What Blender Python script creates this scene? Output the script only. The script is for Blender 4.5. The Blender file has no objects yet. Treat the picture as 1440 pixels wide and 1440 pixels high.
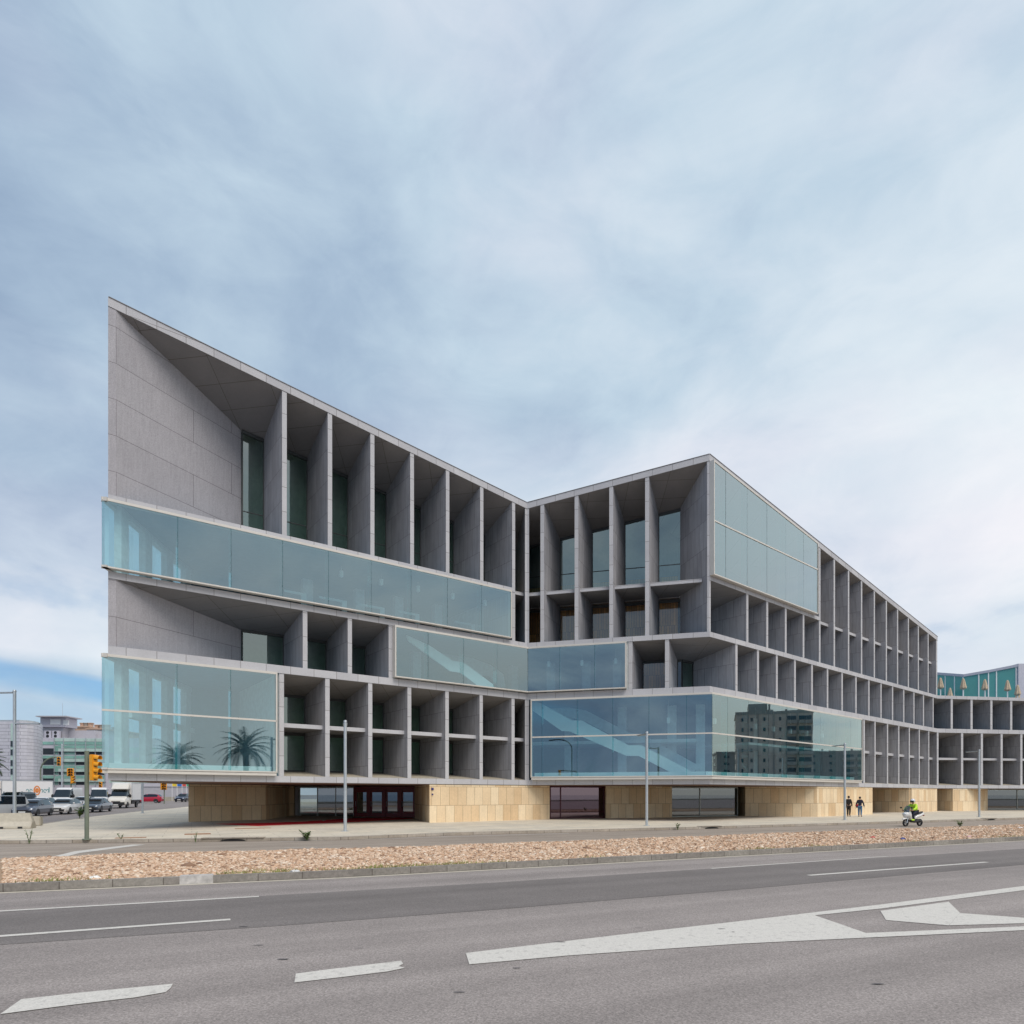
import bpy, bmesh, math, random
import numpy as np
from mathutils import Vector, Matrix
random.seed(11)
rng = np.random.default_rng(5)
SC = bpy.context.scene
COL = SC.collection
PI = math.pi

# ------------------------------------------------------------------ survey: camera data used to lay the plan out in metres
CX, HY, F, H = 720.0, 1117.5, 930.0, 2.05
def lerp(a, b, t): return a + (b - a) * t
def gz(x, y):
    """the ground rises gently along the side street"""
    w = min(1, max(0, (-8 - x) / 14.0)); w = w * w * (3 - 2 * w)
    return 0.0105 * min(max(0, y - 35), 130) * w
def ground(px, py, dz=0.0):
    z = dz
    for _ in range(40):
        y = F * (H - z) / (py - HY); x = (px - CX) / F * y
        z = 0.5 * z + 0.5 * (dz + gz(x, y))
    return Vector((x, y, z))
def at(px, y): return (px - CX) / F * y
def zat(py, y): return H + (HY - py) / F * y

# ------------------------------------------------------------------ materials
def new_mat(name):
    m = bpy.data.materials.new(name); m.use_nodes = True
    nt = m.node_tree; nt.nodes.clear()
    out = nt.nodes.new('ShaderNodeOutputMaterial')
    return m, nt, out
def N(nt, t, **kw):
    n = nt.nodes.new(t)
    for k, v in kw.items():
        if k.startswith('i_'):
            key = k[2:]; key = int(key) if key.isdigit() else key.replace('_', ' ')
            n.inputs[key].default_value = v
        else: setattr(n, k, v)
    return n
def L(nt, a, b): nt.links.new(a, b)
def rgba(c): return (c[0], c[1], c[2], 1)
def simple(name, col, rough=0.6, metal=0.0, var=0.12, scale=3.0, coat=0.0, bump=0.0, spec=0.5):
    m, nt, out = new_mat(name)
    b = N(nt, 'ShaderNodeBsdfPrincipled', i_Roughness=rough, i_Metallic=metal)
    b.inputs['Coat Weight'].default_value = coat
    b.inputs['Specular IOR Level'].default_value = spec
    tc = N(nt, 'ShaderNodeTexCoord')
    n = N(nt, 'ShaderNodeTexNoise', i_Scale=scale, i_Detail=6.0, i_Roughness=0.6)
    L(nt, tc.outputs['Object'], n.inputs['Vector'])
    mp = N(nt, 'ShaderNodeMapRange', i_From_Min=0.3, i_From_Max=0.7, i_To_Min=1 - var, i_To_Max=1 + var)
    L(nt, n.outputs['Fac'], mp.inputs['Value'])
    mx = N(nt, 'ShaderNodeMix', data_type='RGBA', blend_type='MULTIPLY')
    mx.inputs['Factor'].default_value = 1; mx.inputs['A'].default_value = rgba(col)
    L(nt, mp.outputs['Result'], mx.inputs['B']); L(nt, mx.outputs['Result'], b.inputs['Base Color'])
    if bump:
        n2 = N(nt, 'ShaderNodeTexNoise', i_Scale=scale * 6, i_Detail=4.0); L(nt, tc.outputs['Object'], n2.inputs['Vector'])
        bp = N(nt, 'ShaderNodeBump', i_Strength=bump, i_Distance=0.02); L(nt, n2.outputs['Fac'], bp.inputs['Height']); L(nt, bp.outputs['Normal'], b.inputs['Normal'])
    L(nt, b.outputs['BSDF'], out.inputs['Surface'])
    return m
def slabs(name, c1, c2, joint, bw, rh, mortar=0.012, offset=0.5, rough=0.75, grain=30.0, gvar=0.12, stain=0.1, vstreak=0.0, bump=0.25, bias=0.0, spec=0.3, squash=1.0):
    """stone cladding laid out in metres over the UV map: slab joints, slab-to-slab tone, grain, soft stains"""
    m, nt, out = new_mat(name)
    b = N(nt, 'ShaderNodeBsdfPrincipled', i_Roughness=rough); b.inputs['Specular IOR Level'].default_value = spec
    uv = N(nt, 'ShaderNodeUVMap', uv_map='metres')
    br = N(nt, 'ShaderNodeTexBrick', offset=offset, squash=squash, squash_frequency=2)
    br.inputs['Color1'].default_value = rgba(c1); br.inputs['Color2'].default_value = rgba(c2); br.inputs['Mortar'].default_value = rgba(joint)
    br.inputs['Scale'].default_value = 1; br.inputs['Mortar Size'].default_value = mortar; br.inputs['Mortar Smooth'].default_value = 0.1
    br.inputs['Bias'].default_value = bias; br.inputs['Brick Width'].default_value = bw; br.inputs['Row Height'].default_value = rh
    L(nt, uv.outputs['UV'], br.inputs['Vector'])
    tc = N(nt, 'ShaderNodeTexCoord')
    n1 = N(nt, 'ShaderNodeTexNoise', i_Scale=grain, i_Detail=3.0, i_Roughness=0.7); L(nt, tc.outputs['Object'], n1.inputs['Vector'])
    n2 = N(nt, 'ShaderNodeTexNoise', i_Scale=0.55, i_Detail=8.0, i_Roughness=0.65); L(nt, tc.outputs['Object'], n2.inputs['Vector'])
    mpv = N(nt, 'ShaderNodeMapping'); mpv.inputs['Scale'].default_value = (9, 0.7, 1); L(nt, uv.outputs['UV'], mpv.inputs['Vector'])
    n3 = N(nt, 'ShaderNodeTexNoise', i_Scale=1.0, i_Detail=4.0); L(nt, mpv.outputs['Vector'], n3.inputs['Vector'])
    r1 = N(nt, 'ShaderNodeMapRange', i_From_Min=0.3, i_From_Max=0.7, i_To_Min=1 - gvar, i_To_Max=1 + gvar); L(nt, n1.outputs['Fac'], r1.inputs['Value'])
    r2 = N(nt, 'ShaderNodeMapRange', i_From_Min=0.3, i_From_Max=0.7, i_To_Min=1 - stain, i_To_Max=1 + stain); L(nt, n2.outputs['Fac'], r2.inputs['Value'])
    r3 = N(nt, 'ShaderNodeMapRange', i_From_Min=0.35, i_From_Max=0.65, i_To_Min=1 - vstreak, i_To_Max=1 + vstreak); L(nt, n3.outputs['Fac'], r3.inputs['Value'])
    m1 = N(nt, 'ShaderNodeMath', operation='MULTIPLY'); L(nt, r1.outputs['Result'], m1.inputs[0]); L(nt, r2.outputs['Result'], m1.inputs[1])
    m2 = N(nt, 'ShaderNodeMath', operation='MULTIPLY'); L(nt, m1.outputs[0], m2.inputs[0]); L(nt, r3.outputs['Result'], m2.inputs[1])
    mx = N(nt, 'ShaderNodeMix', data_type='RGBA', blend_type='MULTIPLY'); mx.inputs['Factor'].default_value = 1
    L(nt, br.outputs['Color'], mx.inputs['A']); L(nt, m2.outputs[0], mx.inputs['B']); L(nt, mx.outputs['Result'], b.inputs['Base Color'])
    inv = N(nt, 'ShaderNodeMath', operation='SUBTRACT'); inv.inputs[0].default_value = 1; L(nt, br.outputs['Fac'], inv.inputs[1])
    bp = N(nt, 'ShaderNodeBump', i_Strength=bump, i_Distance=0.02); L(nt, inv.outputs[0], bp.inputs['Height']); L(nt, bp.outputs['Normal'], b.inputs['Normal'])
    L(nt, b.outputs['BSDF'], out.inputs['Surface'])
    return m
def glass(name, tint, refl=1.0, base=0.06, rough=0.0, gcol=(0.9, 0.97, 0.97), wav=0.0):
    """thin architectural glass: tinted see-through plus a Fresnel mirror"""
    m, nt, out = new_mat(name)
    tr = N(nt, 'ShaderNodeBsdfTransparent', i_Color=rgba(tint))
    gl = N(nt, 'ShaderNodeBsdfGlossy', i_Roughness=rough, i_Color=rgba(gcol))
    ge = N(nt, 'ShaderNodeNewGeometry'); dt = N(nt, 'ShaderNodeVectorMath', operation='DOT_PRODUCT'); L(nt, ge.outputs['Normal'], dt.inputs[0]); L(nt, ge.outputs['Incoming'], dt.inputs[1])
    ab = N(nt, 'ShaderNodeMath', operation='ABSOLUTE'); L(nt, dt.outputs['Value'], ab.inputs[0])
    om = N(nt, 'ShaderNodeMath', operation='SUBTRACT', use_clamp=True); om.inputs[0].default_value = 1; L(nt, ab.outputs[0], om.inputs[1])
    fr = N(nt, 'ShaderNodeMath', operation='POWER'); fr.inputs[1].default_value = 3.0; L(nt, om.outputs[0], fr.inputs[0])
    mp = N(nt, 'ShaderNodeMath', operation='MULTIPLY_ADD', use_clamp=True); mp.inputs[1].default_value = refl; mp.inputs[2].default_value = base
    L(nt, fr.outputs[0], mp.inputs[0])
    if wav:
        tc = N(nt, 'ShaderNodeTexCoord'); n = N(nt, 'ShaderNodeTexNoise', i_Scale=0.5, i_Detail=1.0); L(nt, tc.outputs['Object'], n.inputs['Vector'])
        bp = N(nt, 'ShaderNodeBump', i_Strength=wav, i_Distance=0.02); L(nt, n.outputs['Fac'], bp.inputs['Height']); L(nt, bp.outputs['Normal'], gl.inputs['Normal'])
    mx = N(nt, 'ShaderNodeMixShader'); L(nt, mp.outputs[0], mx.inputs[0]); L(nt, tr.outputs[0], mx.inputs[1]); L(nt, gl.outputs[0], mx.inputs[2])
    L(nt, mx.outputs[0], out.inputs['Surface'])
    return m
def emit(name, col, s):
    m, nt, out = new_mat(name); e = N(nt, 'ShaderNodeEmission', i_Color=rgba(col), i_Strength=s); L(nt, e.outputs[0], out.inputs['Surface']); return m

M = {}
GR1, GR2, GRJ = (0.325, 0.325, 0.35), (0.395, 0.395, 0.42), (0.14, 0.135, 0.14)
M['granite'] = slabs('granite', GR1, GR2, GRJ, 0.62, 1.95, 0.012, 0.5, grain=26, gvar=0.10, stain=0.09, vstreak=0.09)
M['granite_big'] = slabs('granite_wall', (0.37, 0.36, 0.385), (0.395, 0.385, 0.41), (0.17, 0.155, 0.165), 7.3, 1.87, 0.014, 0.37, grain=20, gvar=0.20, stain=0.05, vstreak=0.05)
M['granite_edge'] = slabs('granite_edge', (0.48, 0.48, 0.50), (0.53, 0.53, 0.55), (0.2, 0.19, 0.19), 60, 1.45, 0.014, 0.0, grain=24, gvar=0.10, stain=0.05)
M['fascia'] = slabs('granite_fascia', (0.46, 0.46, 0.485), (0.53, 0.53, 0.55), (0.2, 0.19, 0.19), 1.42, 9.0, 0.014, 0.0, grain=24, gvar=0.10, stain=0.06)
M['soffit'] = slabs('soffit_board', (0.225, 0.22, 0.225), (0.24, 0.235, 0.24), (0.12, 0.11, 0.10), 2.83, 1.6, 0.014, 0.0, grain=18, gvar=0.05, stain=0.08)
M['under'] = simple('underside', (0.20, 0.12, 0.09), 0.7)  # red brown reflection of the carpet, put into the base colour
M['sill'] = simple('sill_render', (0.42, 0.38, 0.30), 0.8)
M['cream'] = simple('cream_aluminium', (0.64, 0.61, 0.56), 0.4, 0.1, var=0.04)
M['darkframe'] = simple('dark_frame', (0.05, 0.055, 0.055), 0.5)
M['steel'] = simple('mullion_steel', (0.35, 0.38, 0.36), 0.4, 0.3)
M['glass_box'] = glass('box_glass', (0.65, 0.865, 0.895), 0.9, 0.29, gcol=(0.76, 0.945, 1.0), wav=0.04)
M['glass_up'] = glass('upper_box_glass', (0.50, 0.68, 0.70), 0.7, 0.34, gcol=(0.80, 0.95, 0.98), wav=0.05)
M['glass_bay'] = glass('bay_glass', (0.52, 0.70, 0.61), 0.9, 0.24, gcol=(0.80, 0.92, 0.90))
M['glass_clear'] = glass('clear_bay_glass', (0.88, 0.87, 0.82), 0.9, 0.13, gcol=(0.80, 0.88, 0.92))
M['glass_fin'] = glass('fin_glass', (0.55, 0.86, 0.86), 0.5, 0.10, gcol=(0.6, 0.95, 0.95))
M['glass_street'] = glass('street_glass', (0.36, 0.42, 0.41), 0.9, 0.22, gcol=(0.75, 0.8, 0.88))
M['glass_wine'] = glass('burgundy_glass', (0.25, 0.06, 0.10), 0.9, 0.22, gcol=(0.8, 0.62, 0.75))
M['burgundy'] = simple('burgundy_panel', (0.09, 0.006, 0.022), 0.35)
M['doorred'] = simple('door_red', (0.22, 0.012, 0.018), 0.35)
M['inner'] = simple('interior_white', (0.76, 0.80, 0.80), 0.7)
M['inner_dark'] = simple('interior_green', (0.33, 0.46, 0.38), 0.8)
M['inner_dim'] = simple('interior_blue', (0.15, 0.235, 0.30), 0.8)
M['parapet'] = simple('stair_parapet', (0.85, 0.92, 0.90), 0.6, var=0.03)
M['black'] = simple('void_black', (0.015, 0.014, 0.014), 0.8)
M['lampwhite'] = simple('lamp_white', (0.95, 0.97, 0.95), 0.5, var=0.0)
M['sand'] = slabs('sandstone', (0.82, 0.67, 0.46), (0.66, 0.46, 0.26), (0.40, 0.29, 0.18), 0.70, 1.3, 0.014, 0.42, grain=9, gvar=0.06, stain=0.10, vstreak=0.03, rough=0.85, bump=0.15, bias=-0.25)
M['wood'] = slabs('wood_slats', (0.80, 0.40, 0.10), (0.36, 0.17, 0.06), (0.06, 0.03, 0.01), 0.20, 1.9, 0.01, 0.5, grain=6, rough=0.6)
M['carpet'] = simple('red_carpet', (0.78, 0.006, 0.02), 0.95)
M['plaza'] = slabs('plaza_paving', (0.66, 0.59, 0.47), (0.58, 0.53, 0.44), (0.44, 0.39, 0.32), 2.4, 1.2, 0.016, 0.5, grain=7, gvar=0.09, stain=0.13, rough=0.9, bump=0.1)
M['kerb'] = slabs('kerb_stone', (0.23, 0.21, 0.19), (0.29, 0.27, 0.24), (0.13, 0.115, 0.10), 1.0, 5.0, 0.012, 0.0, grain=12, gvar=0.2, stain=0.22, rough=0.9)
M['kerb_light'] = simple('kerb_concrete', (0.50, 0.48, 0.46), 0.9, var=0.25, scale=8)
M['plazakerb'] = slabs('plaza_kerb', (0.36, 0.31, 0.25), (0.40, 0.36, 0.31), (0.16, 0.14, 0.12), 1.0, 5.0, 0.014, 0.0, grain=9, gvar=0.14, stain=0.22, rough=0.9)
M['paint'] = None
M['metalgrey'] = simple('galvanised_steel', (0.50, 0.54, 0.57), 0.45, 0.5, var=0.08)
M['polegreen'] = simple('signal_pole_green', (0.17, 0.20, 0.15), 0.6)
M['signal'] = simple('signal_yellow', (0.80, 0.36, 0.02), 0.45)
M['lens'] = simple('dark_lens', (0.02, 0.02, 0.02), 0.2)
M['concrete'] = simple('cast_concrete', (0.52, 0.48, 0.40), 0.9, var=0.1, scale=6)
M['tyre'] = simple('tyre_rubber', (0.02, 0.02, 0.022), 0.85)
M['rim'] = simple('wheel_rim', (0.45, 0.46, 0.48), 0.35, 0.7)
M['carglass'] = glass('car_glass', (0.10, 0.14, 0.15), 0.45, 0.10, gcol=(0.85, 0.95, 1.0))
M['cardark'] = simple('car_trim', (0.02, 0.02, 0.022), 0.6)
M['headlight'] = simple('headlamp_lens', (0.75, 0.78, 0.80), 0.12, 0.2, var=0.02, coat=1)
M['indicator'] = simple('indicator_orange', (0.75, 0.30, 0.16), 0.25)
M['plate'] = simple('number_plate', (0.75, 0.75, 0.72), 0.5)
M['taillight'] = simple('tail_lamp', (0.35, 0.01, 0.01), 0.25)
M['green_glass'] = simple('green_cladding_glass', (0.24, 0.45, 0.39), 0.12, 0.0, var=0.25, scale=0.4, coat=0.6)
M['green_light'] = simple('green_spandrel', (0.46, 0.60, 0.55), 0.2, var=0.12, scale=0.6)
M['darkwin'] = simple('dark_window', (0.035, 0.045, 0.055), 0.12)
M['cladding'] = slabs('aluminium_cladding', (0.50, 0.50, 0.56), (0.55, 0.55, 0.60), (0.26, 0.26, 0.30), 5.0, 0.78, 0.05, 0.5, grain=1.5, gvar=0.06, rough=0.4, spec=0.6)
M['render_grey'] = simple('grey_render', (0.45, 0.44, 0.47), 0.8, var=0.06)
M['render_lilac'] = simple('lilac_render', (0.52, 0.51, 0.57), 0.8, var=0.06)
M['terracotta'] = simple('terracotta', (0.52, 0.36, 0.27), 0.9, var=0.15, scale=1.0)
M['teal'] = simple('teal_glass', (0.11, 0.36, 0.32), 0.08, 0.0, var=0.15, scale=0.15, coat=0.5)
M['canvas'] = simple('parasol_canvas', (0.52, 0.41, 0.29), 0.9, var=0.18, scale=6)
M['whitemetal'] = simple('white_metal', (0.8, 0.8, 0.8), 0.4, var=0.03)
M['brickflat'] = simple('brown_apartment', (0.62, 0.51, 0.42), 0.85, var=0.12)
M['balcony'] = simple('balcony_render', (0.34, 0.30, 0.26), 0.8)
M['leaf'] = simple('weed_leaf', (0.10, 0.16, 0.035), 0.6, var=0.5, scale=8)
M['grass'] = simple('kerb_grass', (0.25, 0.27, 0.08), 0.7, var=0.5, scale=4)
M['frond'] = simple('palm_frond', (0.035, 0.065, 0.02), 0.6, var=0.3)
M['bark'] = simple('palm_bark', (0.10, 0.075, 0.05), 0.9, var=0.3, scale=4)
M['rust'] = simple('rusty_cover', (0.34, 0.17, 0.09), 0.8, var=0.3, scale=5)
M['water'] = simple('sea_water', (0.05, 0.09, 0.13), 0.15, var=0.2, scale=0.05, bump=0.2)
M['skin'] = simple('skin', (0.50, 0.29, 0.20), 0.6, var=0.05)
M['hair'] = simple('dark_hair', (0.02, 0.014, 0.01), 0.6)
M['cloth_black'] = simple('black_cloth', (0.022, 0.018, 0.016), 0.85)
M['cloth_navy'] = simple('navy_cloth', (0.016, 0.018, 0.040), 0.85)
M['denim'] = simple('blue_denim', (0.06, 0.16, 0.30), 0.85, var=0.2, scale=20)
M['hivis'] = simple('hi_vis_yellow', (0.50, 0.78, 0.04), 0.7, var=0.12, scale=6)
M['reflect'] = simple('reflective_tape', (0.6, 0.66, 0.72), 0.35, 0.3)
M['red_bag'] = simple('red_bag', (0.45, 0.01, 0.03), 0.6)
M['leather'] = simple('black_leather', (0.015, 0.013, 0.012), 0.5)
def carpaint(n, c, rough=0.28): return simple(n, c, rough, 0.0, var=0.03, coat=0.8)
P_ = {'silver': carpaint('silver_paint', (0.42, 0.44, 0.46)), 'slate': carpaint('slate_blue_paint', (0.055, 0.065, 0.095)),
      'white': carpaint('white_paint', (0.74, 0.73, 0.71)), 'graphite': carpaint('graphite_paint', (0.045, 0.062, 0.09)),
      'red': carpaint('red_paint', (0.42, 0.008, 0.035)), 'navy': carpaint('navy_paint', (0.015, 0.02, 0.05)),
      'cream': carpaint('cream_white_paint', (0.72, 0.69, 0.62)), 'teal': carpaint('dark_teal_paint', (0.03, 0.06, 0.07))}

def asphalt(name, base, streaks=0.1, speck=0.35, ang=0.0, warm=(1, 1, 1)):
    m, nt, out = new_mat(name)
    b = N(nt, 'ShaderNodeBsdfPrincipled', i_Roughness=0.9); b.inputs['Specular IOR Level'].default_value = 0.25
    tc = N(nt, 'ShaderNodeTexCoord')
    n1 = N(nt, 'ShaderNodeTexNoise', i_Scale=42.0, i_Detail=2.0, i_Roughness=0.8); L(nt, tc.outputs['Object'], n1.inputs['Vector'])
    v = N(nt, 'ShaderNodeTexVoronoi', i_Scale=55.0, feature='F1'); L(nt, tc.outputs['Object'], v.inputs['Vector'])
    n2 = N(nt, 'ShaderNodeTexNoise', i_Scale=0.35, i_Detail=9.0, i_Roughness=0.7); L(nt, tc.outputs['Object'], n2.inputs['Vector'])
    vr = N(nt, 'ShaderNodeVectorRotate', rotation_type='Z_AXIS', i_Angle=-ang); L(nt, tc.outputs['Object'], vr.inputs['Vector'])
    mp = N(nt, 'ShaderNodeMapping'); mp.inputs['Scale'].default_value = (0.02, 1.1, 1); L(nt, vr.outputs[0], mp.inputs['Vector'])
    n3 = N(nt, 'ShaderNodeTexNoise', i_Scale=1.0, i_Detail=4.0); L(nt, mp.outputs['Vector'], n3.inputs['Vector'])
    def rng_(src, a, lo=0.3, hi=0.7):
        r = N(nt, 'ShaderNodeMapRange', i_From_Min=lo, i_From_Max=hi, i_To_Min=1 - a, i_To_Max=1 + a); L(nt, src, r.inputs['Value']); return r.outputs['Result']
    ca = N(nt, 'ShaderNodeSeparateColor'); L(nt, v.outputs['Color'], ca.inputs[0])
    a = N(nt, 'ShaderNodeMath', operation='MULTIPLY'); L(nt, rng_(n1.outputs['Fac'], speck), a.inputs[0]); L(nt, rng_(ca.outputs[0], speck * 0.8, 0, 1), a.inputs[1])
    c = N(nt, 'ShaderNodeMath', operation='MULTIPLY'); L(nt, rng_(n2.outputs['Fac'], 0.10), c.inputs[0]); L(nt, rng_(n3.outputs['Fac'], streaks), c.inputs[1])
    d = N(nt, 'ShaderNodeMath', operation='MULTIPLY'); L(nt, a.outputs[0], d.inputs[0]); L(nt, c.outputs[0], d.inputs[1])
    mx = N(nt, 'ShaderNodeMix', data_type='RGBA', blend_type='MULTIPLY'); mx.inputs['Factor'].default_value = 1
    mx.inputs['A'].default_value = (base * warm[0], base * warm[1], base * warm[2], 1); L(nt, d.outputs[0], mx.inputs['B']); L(nt, mx.outputs['Result'], b.inputs['Base Color'])
    bp = N(nt, 'ShaderNodeBump', i_Strength=0.35, i_Distance=0.01); L(nt, n1.outputs['Fac'], bp.inputs['Height']); L(nt, bp.outputs['Normal'], b.inputs['Normal'])
    L(nt, b.outputs[0], out.inputs['Surface']); return m
RA = math.atan2(930, 1920)
M['asphalt'] = asphalt('asphalt', 0.262, 0.16, 0.26, RA, (1.09, 0.975, 0.915))
M['asphalt_dark'] = asphalt('asphalt_lane', 0.170, 0.15, 0.20, RA, (1.08, 0.98, 0.93))
M['asphalt_far'] = asphalt('asphalt_worn', 0.285, 0.16, 0.15, RA, (1.16, 0.99, 0.83))
M['asphalt_side'] = asphalt('asphalt_side_street', 0.23, 0.05, 0.15, 1.3, (1.09, 0.98, 0.93))
M['earth'] = simple('packed_earth', (0.22, 0.19, 0.16), 0.95, var=0.2, scale=0.5)
def road_paint():
    m, nt, out = new_mat('worn_road_paint')
    tc = N(nt, 'ShaderNodeTexCoord')
    n = N(nt, 'ShaderNodeTexNoise', i_Scale=9.0, i_Detail=8.0, i_Roughness=0.75); L(nt, tc.outputs['Object'], n.inputs['Vector'])
    n2 = N(nt, 'ShaderNodeTexNoise', i_Scale=60.0, i_Detail=2.0); L(nt, tc.outputs['Object'], n2.inputs['Vector'])
    cr = N(nt, 'ShaderNodeValToRGB'); cr.color_ramp.elements[0].position = 0.34; cr.color_ramp.elements[0].color = (0.42, 0.40, 0.37, 1)
    cr.color_ramp.elements[1].position = 0.46; cr.color_ramp.elements[1].color = (0.62, 0.595, 0.545, 1); L(nt, n.outputs['Fac'], cr.inputs[0])
    r = N(nt, 'ShaderNodeMapRange', i_From_Min=0.3, i_From_Max=0.7, i_To_Min=0.86, i_To_Max=1.1); L(nt, n2.outputs['Fac'], r.inputs['Value'])
    mx = N(nt, 'ShaderNodeMix', data_type='RGBA', blend_type='MULTIPLY'); mx.inputs['Factor'].default_value = 1; L(nt, cr.outputs[0], mx.inputs['A']); L(nt, r.outputs[0], mx.inputs['B'])
    b = N(nt, 'ShaderNodeBsdfPrincipled', i_Roughness=0.8); L(nt, mx.outputs['Result'], b.inputs['Base Color']); L(nt, b.outputs[0], out.inputs['Surface']); return m
M['paint'] = road_paint()
def gravel_mat():
    m, nt, out = new_mat('pink_gravel')
    g = N(nt, 'ShaderNodeNewGeometry')
    cr = N(nt, 'ShaderNodeValToRGB'); e = cr.color_ramp.elements
    e[0].position = 0; e[0].color = (0.20, 0.12, 0.08, 1); e[1].position = 1; e[1].color = (0.80, 0.70, 0.58, 1)
    for p, c in ((0.12, (0.34, 0.21, 0.13)), (0.35, (0.54, 0.355, 0.23)), (0.6, (0.62, 0.43, 0.30)), (0.85, (0.68, 0.53, 0.39))):
        k = e.new(p); k.color = rgba(tuple(min(.9, v * 1.03) for v in c))
    L(nt, g.outputs['Random Per Island'], cr.inputs[0])
    b = N(nt, 'ShaderNodeBsdfPrincipled', i_Roughness=0.9); L(nt, cr.outputs[0], b.inputs['Base Color']); L(nt, b.outputs[0], out.inputs['Surface']); return m
M['gravel'] = gravel_mat()
M['gravel_bed'] = simple('gravel_bed', (0.37, 0.25, 0.155), 0.95, var=0.45, scale=7)

# ------------------------------------------------------------------ mesh builder
class MB:
    def __init__(s): s.v = []; s.f = []; s.m = []
    def add(s, vs, fs, mi=0):
        o = len(s.v); s.v += [Vector(p) for p in vs]
        for f in fs: s.f.append([i + o for i in f]); s.m.append(mi)
        return s
    def quad(s, a, b, c, d, mi=0): return s.add([a, b, c, d], [(0, 1, 2, 3)], mi)
    def hexa(s, p, mi=0, mats=None):
        """p: bottom 0-3 counter-clockwise from above, top 4-7 over them"""
        fs = [(3, 2, 1, 0), (4, 5, 6, 7), (0, 1, 5, 4), (1, 2, 6, 5), (2, 3, 7, 6), (3, 0, 4, 7)]
        o = len(s.v); s.v += [Vector(q) for q in p]
        for k, f in enumerate(fs): s.f.append([i + o for i in f]); s.m.append(mats[k] if mats else mi)
        return s
    def box(s, c, d, mi=0, rz=0):
        x, y, z = d[0] / 2, d[1] / 2, d[2] / 2; R = Matrix.Rotation(rz, 3, 'Z'); c = Vector(c)
        return s.hexa([c + R @ Vector(q) for q in ((-x, -y, -z), (x, -y, -z), (x, y, -z), (-x, y, -z), (-x, -y, z), (x, -y, z), (x, y, z), (-x, y, z))], mi)
    def prism(s, poly, z0, z1, mi=0, mtop=None):
        n = len(poly); a = sum(poly[i][0] * poly[(i + 1) % n][1] - poly[(i + 1) % n][0] * poly[i][1] for i in range(n))
        if a < 0: poly = poly[::-1]
        f0 = z0 if callable(z0) else (lambda x, y: z0); f1 = z1 if callable(z1) else (lambda x, y: z1)
        vs = [(p[0], p[1], f0(p[0], p[1])) for p in poly] + [(p[0], p[1], f1(p[0], p[1])) for p in poly]
        s.add(vs, [tuple(range(n - 1, -1, -1))] + [(i, (i + 1) % n, n + (i + 1) % n, n + i) for i in range(n)], mi)
        s.f.append([len(s.v) - n + i for i in range(n)]); s.m.append(mi if mtop is None else mtop)
        return s
    def tube(s, path, r, n=10, mi=0, cap=True):
        path = [Vector(p) for p in path]; k = len(path); rr = r if isinstance(r, (list, tuple)) else [r] * k
        vs = []; up0 = Vector((0, 0, 1))
        for i, p in enumerate(path):
            t = (path[min(i + 1, k - 1)] - path[max(i - 1, 0)]).normalized()
            a = t.cross(up0 if abs(t.z) < 0.95 else Vector((0, 1, 0))).normalized(); b = a.cross(t).normalized()
            for j in range(n):
                w = 2 * PI * j / n; vs.append(p + (a * math.cos(w) + b * math.sin(w)) * rr[i])
        fs = [(i * n + j, i * n + (j + 1) % n, (i + 1) * n + (j + 1) % n, (i + 1) * n + j) for i in range(k - 1) for j in range(n)]
        if cap: fs += [tuple(range(n))[::-1], tuple((k - 1) * n + j for j in range(n))]
        return s.add(vs, fs, mi)
    def ball(s, c, r, seg=12, rings=8, mi=0, sc=(1, 1, 1), zmin=-1.0):
        vs = []; fs = []; c = Vector(c)
        for i in range(rings + 1):
            ph = PI * i / rings
            for j in range(seg):
                th = 2 * PI * j / seg
                z = max(math.cos(ph), zmin)
                vs.append(c + Vector((math.sin(ph) * math.cos(th) * sc[0], math.sin(ph) * math.sin(th) * sc[1], z * sc[2])) * r)
        for i in range(rings):
            for j in range(seg): fs.append((i * seg + j, (i + 1) * seg + j, (i + 1) * seg + (j + 1) % seg, i * seg + (j + 1) % seg))
        return s.add(vs, fs, mi)
    def build(s, name, mats, parent=None, origin=(0, 0, 0), smooth=None, bevel=0):
        mats = mats if isinstance(mats, (list, tuple)) else [mats]; og = Vector(origin)
        me = bpy.data.meshes.new(name)
        me.from_pydata([tuple(v - og) for v in s.v], [], s.f)
        for m in mats: me.materials.append(m)
        me.polygons.foreach_set('material_index', s.m)
        uvl = me.uv_layers.new(name='metres')
        for p, f in zip(me.polygons, s.f):
            n = p.normal
            if abs(n.z) > 0.75: t = Vector((1, 0, 0)); w = Vector((0, 1, 0))
            else:
                t = Vector((-n.y, n.x, 0)).normalized(); w = Vector((0, 0, 1))
            for li, vi in zip(p.loop_indices, f): q = s.v[vi]; uvl.data[li].uv = (q.dot(t), q.dot(w))
        me.validate(); me.update()
        if bevel or smooth is not None:
            bm = bmesh.new(); bm.from_mesh(me)
            if bevel:
                bmesh.ops.bevel(bm, geom=[e for e in bm.edges if e.is_manifold and e.calc_face_angle(0) > 0.5], offset=bevel, segments=2, affect='EDGES', clamp_overlap=True)
            if smooth is not None:
                for f in bm.faces: f.smooth = True
                for e in bm.edges: e.smooth = e.calc_face_angle(0) < smooth if e.is_manifold else True
            bm.to_mesh(me); bm.free()
        o = bpy.data.objects.new(name, me); COL.objects.link(o)
        if parent: o.parent = parent
        else: o.location = og
        return o
def tag(o, label=None, cat=None, group=None, kind=None):
    if label: o['label'] = label
    if cat: o['category'] = cat
    if group: o['group'] = group
    if kind: o['kind'] = kind
    return o
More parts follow.
